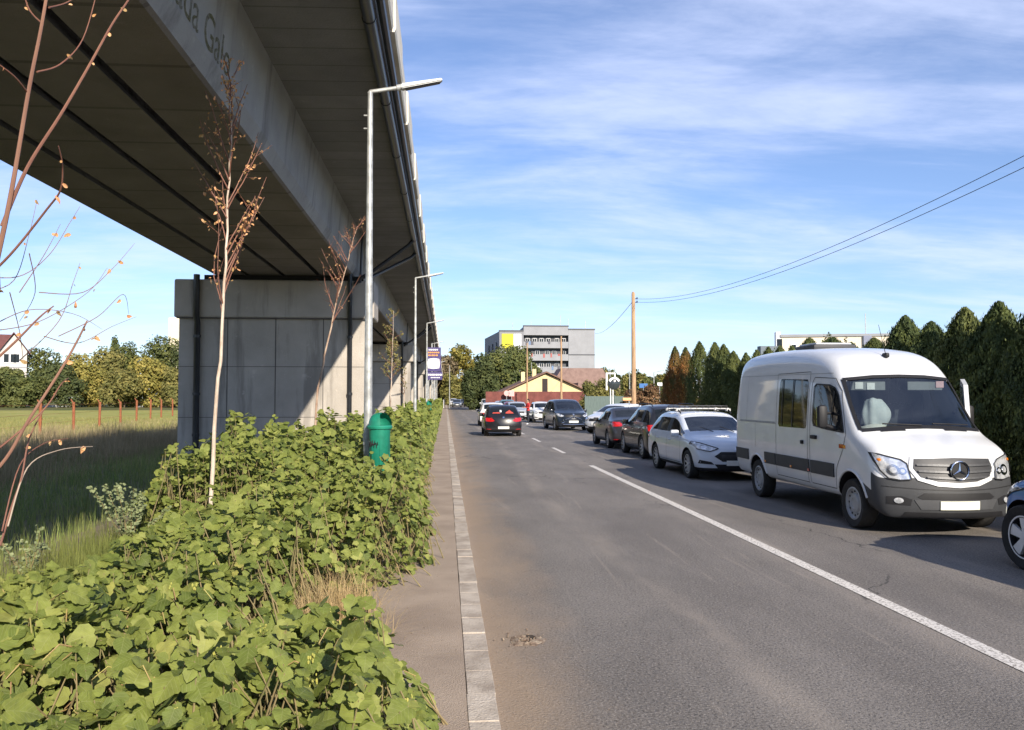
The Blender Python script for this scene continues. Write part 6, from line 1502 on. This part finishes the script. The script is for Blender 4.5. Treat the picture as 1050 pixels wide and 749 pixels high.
def gapS(l): return max(.35, sum(q[3] for q in l)/len(l)*.55)
def leafm(name, c1, c2, sc=.5): return M(name, c1, .75, col2=c2, scale=sc, attr=.35, transl=.22, contrast=1.6)
def tree(name, x, y, H_, Wd, m, label, seed, n=9000, size=.35, group='trees in the distance', trunk=.18, lobn=9, bottom=.12, gap=.38, shape='round'):
    rr = random.Random(seed); root = empty(name, (x, y, 0), rr.uniform(0,6.28), label, 'tree', group)
    lobes = []
    for k in range(lobn):
        t = rr.uniform(bottom, .88); env = math.sin(min(1,(t+.12))*math.pi*.86)**.6 if shape == 'round' else (1.05-t)
        a = rr.uniform(0,6.28); rad = Wd/2*env*rr.uniform(.25,.72)
        s_ = Wd*.5*rr.uniform(.38,.62)*(.6+.4*env); lobes.append((math.cos(a)*rad, math.sin(a)*rad, H_*t, s_, s_, s_*rr.uniform(.65,.95)*min(1.3,H_/Wd)))
    lobes.append((0,0,H_*.80,Wd*.28,Wd*.28,H_*.20)); lobes.append((0,0,H_*.5,Wd*.38,Wd*.38,H_*.3))
    crown_mesh('crown', lobes, n, size, m, seed, gap, root)
    q = MB(); q.tube([(0,0,-.1),(rr.gauss(0,.1),rr.gauss(0,.1),H_*.35),(rr.gauss(0,.2),rr.gauss(0,.2),H_*.75)], [trunk,trunk*.75,trunk*.25], 8)
    for l in lobes[:7]: q.tube([(0,0,H_*.22),(l[0]*.5,l[1]*.5,(H_*.22+l[2])/2+.2),(l[0],l[1],l[2])], [trunk*.5,trunk*.3,.03], 5, False)
    q.build('trunk', M('tree_bark', (.10,.075,.05), .9, col2=(.16,.12,.085), scale=3, bump=.5), root, True, fixn=False); return root
g_dark = leafm('leaf_dark', (.045,.066,.018), (.10,.12,.034)); g_mid = leafm('leaf_mid', (.075,.10,.026), (.155,.17,.045)); g_yel = leafm('leaf_yellow', (.20,.19,.035), (.34,.29,.065)); g_olive = leafm('leaf_olive', (.13,.135,.032), (.25,.225,.06)); g_rust = leafm('leaf_rust', (.15,.085,.04), (.28,.17,.08)); g_pale = leafm('leaf_pale', (.17,.13,.07), (.27,.22,.12))
def tpx(name, px, ytop, D, wpx, m, label, seed, **k):
    t_ = P(px, ytop, D); return tree(name, t_.x, D, t_.z, wpx/850*D, m, label, seed, **k)
L_ = [ # left hedgerow across the field
 (8, 378, 122, 44, g_mid, 'dull green tree in front of the white house'), (45, 357, 128, 60, g_mid, 'broad dark green tree right of the white house'), (62, 372, 118, 50, g_dark, 'low dark spreading tree behind the fence'),
 (85, 362, 124, 46, g_yel, 'yellow-green tree left of the middle of the hedgerow'), (108, 355, 136, 40, g_olive, 'olive tree in the middle of the hedgerow'), (118, 345, 150, 14, g_mid, 'narrow tall green tree above the hedgerow'),
 (132, 350, 142, 34, g_mid, 'green tree round the orange mast'), (128, 378, 116, 50, g_olive, 'low olive bush-like tree behind the fence middle'), (155, 368, 118, 52, g_yel, 'light yellow-green rounded tree left of the pier'),
 (168, 345, 140, 46, g_mid, 'tall dark rounded tree beside the pier'), (186, 350, 138, 36, g_dark, 'dark tree partly hidden by the pier'), (180, 378, 114, 34, g_olive, 'low olive tree against the pier edge'), (25, 385, 112, 40, g_mid, 'low green scrub tree behind the leftmost posts'), (-25, 375, 118, 50, g_mid, 'green tree cut by the left edge of the photo')]
for i, (px, yt, D, w_, m, lb) in enumerate(L_): tpx('broadleaf_tree', px, yt, D*1.4, w_, m, lb, 100+i, n=7500, size=.52, bottom=.05, gap=.42)
tpx('broadleaf_tree', 521, 353, 135, 66, g_mid, 'large dark green rounded tree in front of the apartment block', 201, n=16000, size=.42, lobn=14, bottom=.06)
tpx('broadleaf_tree', 497, 366, 128, 38, g_dark, 'smaller dark tree left of the large rounded tree', 202, n=8000, size=.4, bottom=.04)
tpx('broadleaf_tree', 545, 372, 132, 30, g_mid, 'mid green tree right of the large rounded tree', 203, n=6000, size=.4)
tpx('conifer_tree', 482, 378, 125, 26, g_dark, 'dark low conifer-like tree over the far cars', 204, n=5000, size=.4, shape='cone', bottom=.03)
for i, (px, yt, D, w_, m, lb) in enumerate([(474, 355, 220, 44, g_yel, 'tall yellow-green tree at the end of the road'), (492, 362, 230, 30, g_olive, 'olive tree right of the tall yellow one'), (455, 364, 215, 30, g_pale, 'pale autumn tree behind the purple sign'), (445, 372, 210, 26, g_pale, 'pale bare-looking tree behind the sign board'), (462, 384, 205, 26, g_olive, 'low olive tree under the pale autumn trees'), (474, 392, 212, 30, g_dark, 'dark undergrowth tree at the road bend')]): tpx('broadleaf_tree', px, yt, D, w_, m, lb, 210+i, n=6500, size=.65, bottom=.04)
tpx('broadleaf_tree', 620, 388, 68, 40, g_olive, 'small olive-green tree behind the people carrier', 230, n=7000, size=.16, bottom=.45, trunk=.09)
tpx('broadleaf_tree', 603, 391, 74, 20, g_olive, 'narrow small tree left of the olive-green one', 231, n=3500, size=.17, bottom=.35, trunk=.07)
tpx('broadleaf_tree', 668, 394, 60, 34, g_rust, 'rusty autumn bush before the first conifer', 232, n=6500, size=.16, bottom=.03, trunk=.06, group='autumn bushes')
tpx('broadleaf_tree', 648, 399, 66, 30, g_rust, 'low reddish bush behind the timber pole', 233, n=5000, size=.16, bottom=.03, trunk=.06, group='autumn bushes')
for i in range(15):
    px = 606+i*6.6; yt = [382,379,377,380,384,386,382,379,383,386,388,384,380,379,378][i]
    tpx('broadleaf_tree', px, yt, 230+random.uniform(-15,15), 16+random.uniform(0,6), [g_mid,g_dark,g_olive][i%3], ['green','dark','olive'][i%3]+' far tree '+['just right of the apartment block','above the small olive tree','behind the round mirror','between the thin poles','left of the timber pole','behind the timber pole','right of the timber pole'][min(6,i//2)]+(', taller one' if i % 2 else ', lower one'), 240+i, n=2600, size=.75, bottom=.02)
# bits of green in front of the cream building
tpx('broadleaf_tree', 824, 350, 60, 10, g_mid, 'small rounded tree top before the cream building', 260, n=2500, size=.14)
tpx('broadleaf_tree', 849, 341, 55, 24, g_mid, 'bushy tree top just right of the small one before the cream building', 261, n=5000, size=.15)
tpx('broadleaf_tree', 867, 345, 60, 8, g_mid, 'narrow tree top left of the blue-grey window', 262, n=1800, size=.14)
tpx('broadleaf_tree', 797, 356, 58, 20, g_mid, 'low green tree top left of the cream building', 263, n=3000, size=.15)
# ---- conifer hedge along the right side: every tree its own thing, five shapes shared
def thuja_mesh(seed, n=26000, size=.060):
    rs = np.random.default_rng(seed); z = rs.uniform(0,1,n)**.9; prof = np.interp(z, [0,.08,.35,.6,.8,.93,1.0], [.66,.80,.88,.70,.46,.22,.02])
    a = rs.uniform(0,2*np.pi,n)
    lump = 1+.20*np.sin(a*2+seed*1.7+z*7)+.15*np.sin(a*5+z*17+seed)+.12*np.sin(a*11-z*29+seed*2)
    tt = rs.uniform(.55,1.06,n)**.5; r_ = prof*lump*tt; r_ = np.where(rs.uniform(0,1,n) < .06, r_*1.22+.05, r_)
    p = np.stack([np.cos(a)*r_, np.sin(a)*r_, z],1)
    # sprays fan upward and out
    nr = np.stack([np.cos(a)+rs.normal(0,.5,n), np.sin(a)+rs.normal(0,.5,n), rs.normal(.1,.4,n)],1)
    T = np.array([[[0,-.5,0],[.30,.15,.06],[0,.9,0]],[[0,-.5,0],[0,.9,0],[-.30,.15,.06]]])
    nn_ = nr/np.linalg.norm(nr,axis=1,keepdims=True)
    upv = np.array([0,0,1.])-nn_*nn_[:,2:3]+rs.normal(0,.25,(n,3)); upv -= nn_*np.sum(upv*nn_,1,keepdims=True); upv /= np.linalg.norm(upv,axis=1,keepdims=True)
    rm = np.stack([np.cross(upv,nn_), upv, nn_],2)
    return p, rm, T, rs
th_m = leafm('thuja_leaf', (.040,.066,.018), (.12,.15,.035), 2.2); th_y = leafm('thuja_tips', (.06,.085,.020), (.14,.16,.04), 1.6); th_o = leafm('thuja_autumn', (.30,.13,.03), (.07,.10,.025), .9)
TH = []
def thuja(x, y, h, w_, m, label, seed, n=15000):
    p, rm, T, rs = thuja_mesh(seed, n); root = empty('conifer', (x, y, 0), rs.uniform(0,6.28), label, 'conifer', 'conifers in a hedge row along the right side')
    p = p*np.array([w_/2, w_/2, h-.1])+np.array([0,0,.1]); V = scatter(T, p, rm, rs.uniform(.6,1.5,len(p))*.046); rv = np.clip(rs.beta(2,2,len(p)),0,1)
    array_mesh('crown', V, 3, m, np.repeat(rv,2), parent=root)
    q = MB(); q.tube([(0,0,-.05),(.02,0,h*.5),(0,0,h*.9)], [.07,.05,.02], 7); q.build('trunk', M('tree_bark', (.10,.075,.05), .9), root, True)
    return root
hx = 9.75
# measured tops: (px, y top) of the conifers that stand out
pts = [(692,356,1),(703,357,2),(717,351,0),(733,352,0),(742,354,0),(752,361,0),(765,363,0),(776,360,0),(788,357,0),(800,356,0),(812,356,0)]
wh_ = ['first conifer of the row, half orange-brown','second conifer, orange-green, beside the first','tall pointed conifer, third of the row','broad conifer with pale tips, fourth of the row','fifth conifer of the row, narrow pointed','sixth conifer of the row, all green','seventh conifer of the row, low','eighth conifer, just left of the van roof','ninth conifer, top over the van rear','tenth conifer, behind the van rear','eleventh conifer, behind the van roof edge']
for i, ((px, yt, cm_), lb) in enumerate(zip(pts, wh_)):
    rx = ray(px, yt); D = hx*rx.y/rx.x; t_ = P(px, yt, D)
    thuja(hx, D, t_.z, 1.3, [th_y, th_o, th_o][cm_] if i else th_o, lb, 300+i, 20000)
D = 21.6; i = 0
ords = ['twelfth','thirteenth','fourteenth','fifteenth','sixteenth','seventeenth','eighteenth','nineteenth','twentieth','twenty-first','twenty-second','twenty-third','twenty-fourth','twenty-fifth','twenty-sixth','twenty-seventh']
tops = {21.6:3.25, 20.5:3.3, 19.4:3.35}
hs_ = [3.25,3.2,3.3,3.25,3.55,3.35,3.6,3.35,3.75,3.5,3.7,3.35,3.4,3.6,3.5,3.5]
while D > 5.5 and i < 16:
    px_ = 457+850*hx/D
    thuja(hx+random.uniform(-.12,.12), D, hs_[i]+random.uniform(-.28,.22), random.uniform(1.55,1.95), th_m if i % 3 else th_y, ords[i]+' conifer of the row counted from the orange one', 330+i, 42000)
    D -= random.uniform(.95,1.3); i += 1
# behind: dark plastic sheeting seen between trees is left to the trees themselves
# ------------------------------------------------------------------ PEOPLE
def person(loc, rz, label, jacket, trousers, skin, hairc, arms='side', stride=.18):
    bm = bmesh.new(); J = {}; rad = {}
    def v(n, co, r): J[n] = bm.verts.new(co); rad[n] = r
    H_ = 1.72
    v('pelvis',(0,0,.95),.145); v('waist',(0,0,1.10),.135); v('chest',(0,-.01,1.30),.155); v('neckb',(0,0,1.46),.075); v('neck',(0,-.01,1.52),.052); v('head',(0,-.02,1.60),.085); v('crown',(0,-.01,1.68),.075)
    ed = [('pelvis','waist'),('waist','chest'),('chest','neckb'),('neckb','neck'),('neck','head'),('head','crown')]
    for s_, n in ((-1,'l'),(1,'r')):
        st = stride*s_
        v(n+'hip',(s_*.095,0,.90),.105); v(n+'knee',(s_*.10,-st*.6-.02,.50),.062); v(n+'ank',(s_*.10,-st+.03,.10),.042); v(n+'foot',(s_*.11,-st-.05,.045),.040); v(n+'toe',(s_*.12,-st-.14,.035),.030)
        ed += [('pelvis',n+'hip'),(n+'hip',n+'knee'),(n+'knee',n+'ank'),(n+'ank',n+'foot'),(n+'foot',n+'toe')]
        v(n+'sho',(s_*.185,0,1.40),.068)
        if arms == 'side': e = (s_*.24,st*.3,1.14); w = (s_*.23,st*.6-.06,.90); h = (s_*.23,st*.6-.09,.82)
        else: e = (s_*.27,-.05,1.15); w = (s_*.16,-.28,1.16); h = (s_*.11,-.35,1.18)
        v(n+'elb',e,.046); v(n+'wri',w,.032); v(n+'han',h,.036)
        ed += [('chest',n+'sho'),(n+'sho',n+'elb'),(n+'elb',n+'wri'),(n+'wri',n+'han')]
        for f in range(4):
            fo_ = Vector(h)+Vector((s_*(-.018+.012*f)*.6, -.02+.012*f if arms=='side' else -.035, -.055 if arms=='side' else .015-.012*f)); v(n+'f%d'%f, fo_, .010); ed.append((n+'han', n+'f%d'%f))
        v(n+'th', Vector(h)+Vector((-s_*.03,-.03,-.01)), .011); ed.append((n+'han', n+'th'))
    for a, b_ in ed: bm.edges.new((J[a], J[b_]))
    me = bpy.data.meshes.new('person'); names = list(J); bm.verts.index_update(); idx = {n: J[n].index for n in names}; bm.to_mesh(me); bm.free()
    o = bpy.data.objects.new('tmp', me); COL.objects.link(o)
    me.skin_vertices.new() if hasattr(me.skin_vertices, 'new') and not len(me.skin_vertices) else None
    sk = o.modifiers.new('skin', 'SKIN')
    if not len(me.skin_vertices):
        bpy.context.view_layer.objects.active = o
    for n in names:
        d_ = me.skin_vertices[0].data[idx[n]]; d_.radius = (rad[n], rad[n]*(.72 if n in ('chest','waist','pelvis') else 1)); d_.use_root = (n == 'pelvis')
    sb = o.modifiers.new('s', 'SUBSURF'); sb.levels = 1; sb.render_levels = 1
    dg = bpy.context.evaluated_depsgraph_get(); m2 = bpy.data.meshes.new_from_object(o.evaluated_get(dg)); bpy.data.objects.remove(o)
    m2.name = 'person'; m2.materials.clear()
    for m in (jacket, trousers, skin, M('shoe', (.05,.045,.045), .7), M('shoe_white', (.7,.7,.7), .6)): m2.materials.append(m)
    for p in m2.polygons:
        c = p.center; s_ = 0
        if c.z < .09: s_ = 4 if arms != 'side' else 3
        elif c.z < .93: s_ = 1 if abs(c.x) < .19 else (2 if c.z < .89 else 0)
        elif c.z > 1.49: s_ = 2
        elif arms != 'side' and c.y < -.27: s_ = 2
        p.material_index = s_; p.use_smooth = True
    root = bpy.data.objects.new('person', m2); link(root); root.location = loc; root.rotation_euler = (0,0,rz)
    q = MB(); bm = bmesh.new(); bmesh.ops.create_uvsphere(bm, u_segments=14, v_segments=10, radius=.108, matrix=Matrix.Translation((0,.012,1.655)) @ Matrix.Diagonal((.88,1.0,.98,1)))
    bmesh.ops.delete(bm, geom=[v_ for v_ in bm.verts if v_.co.y < -.035 and v_.co.z < 1.69], context='VERTS'); q.bm(bm); q.build('hair', hairc, root, True)
    q = MB()
    for s_ in (-1,1): q.box(s_*.03-.012, s_*.03+.012, -.112, -.10, 1.615, 1.625)
    q.box(-.02,.02,-.112,-.10,1.555,1.562); q.build('face_marks', M('eye_dark', (.05,.03,.03), .6), root)
    q = MB(); q.add([(-.014,-.10,1.585),(.014,-.10,1.585),(0,-.10,1.62),(0,-.128,1.588)], [(0,1,3),(0,3,2),(1,2,3)]); q.build('nose', skin, root)
    tag(root, label, 'person'); return root
skin_m = M('skin', (.45,.26,.18), .55, var=.05); hair_m = M('hair_dark', (.03,.02,.015), .7)
person((5.62, 56.5, 0), R(-70), 'person in a red jacket and dark trousers standing beside the queued cars', M('jacket_red', (.48,.03,.03), .8), M('trousers_dark', (.02,.022,.03), .85), skin_m, hair_m, arms='front', stride=.05)
person((-.28, 143, .10), R(180), 'tiny person in dark clothes walking away on the far pavement', M('jacket_black', (.02,.02,.022), .8), M('trousers_black', (.025,.025,.03), .85), skin_m, hair_m)
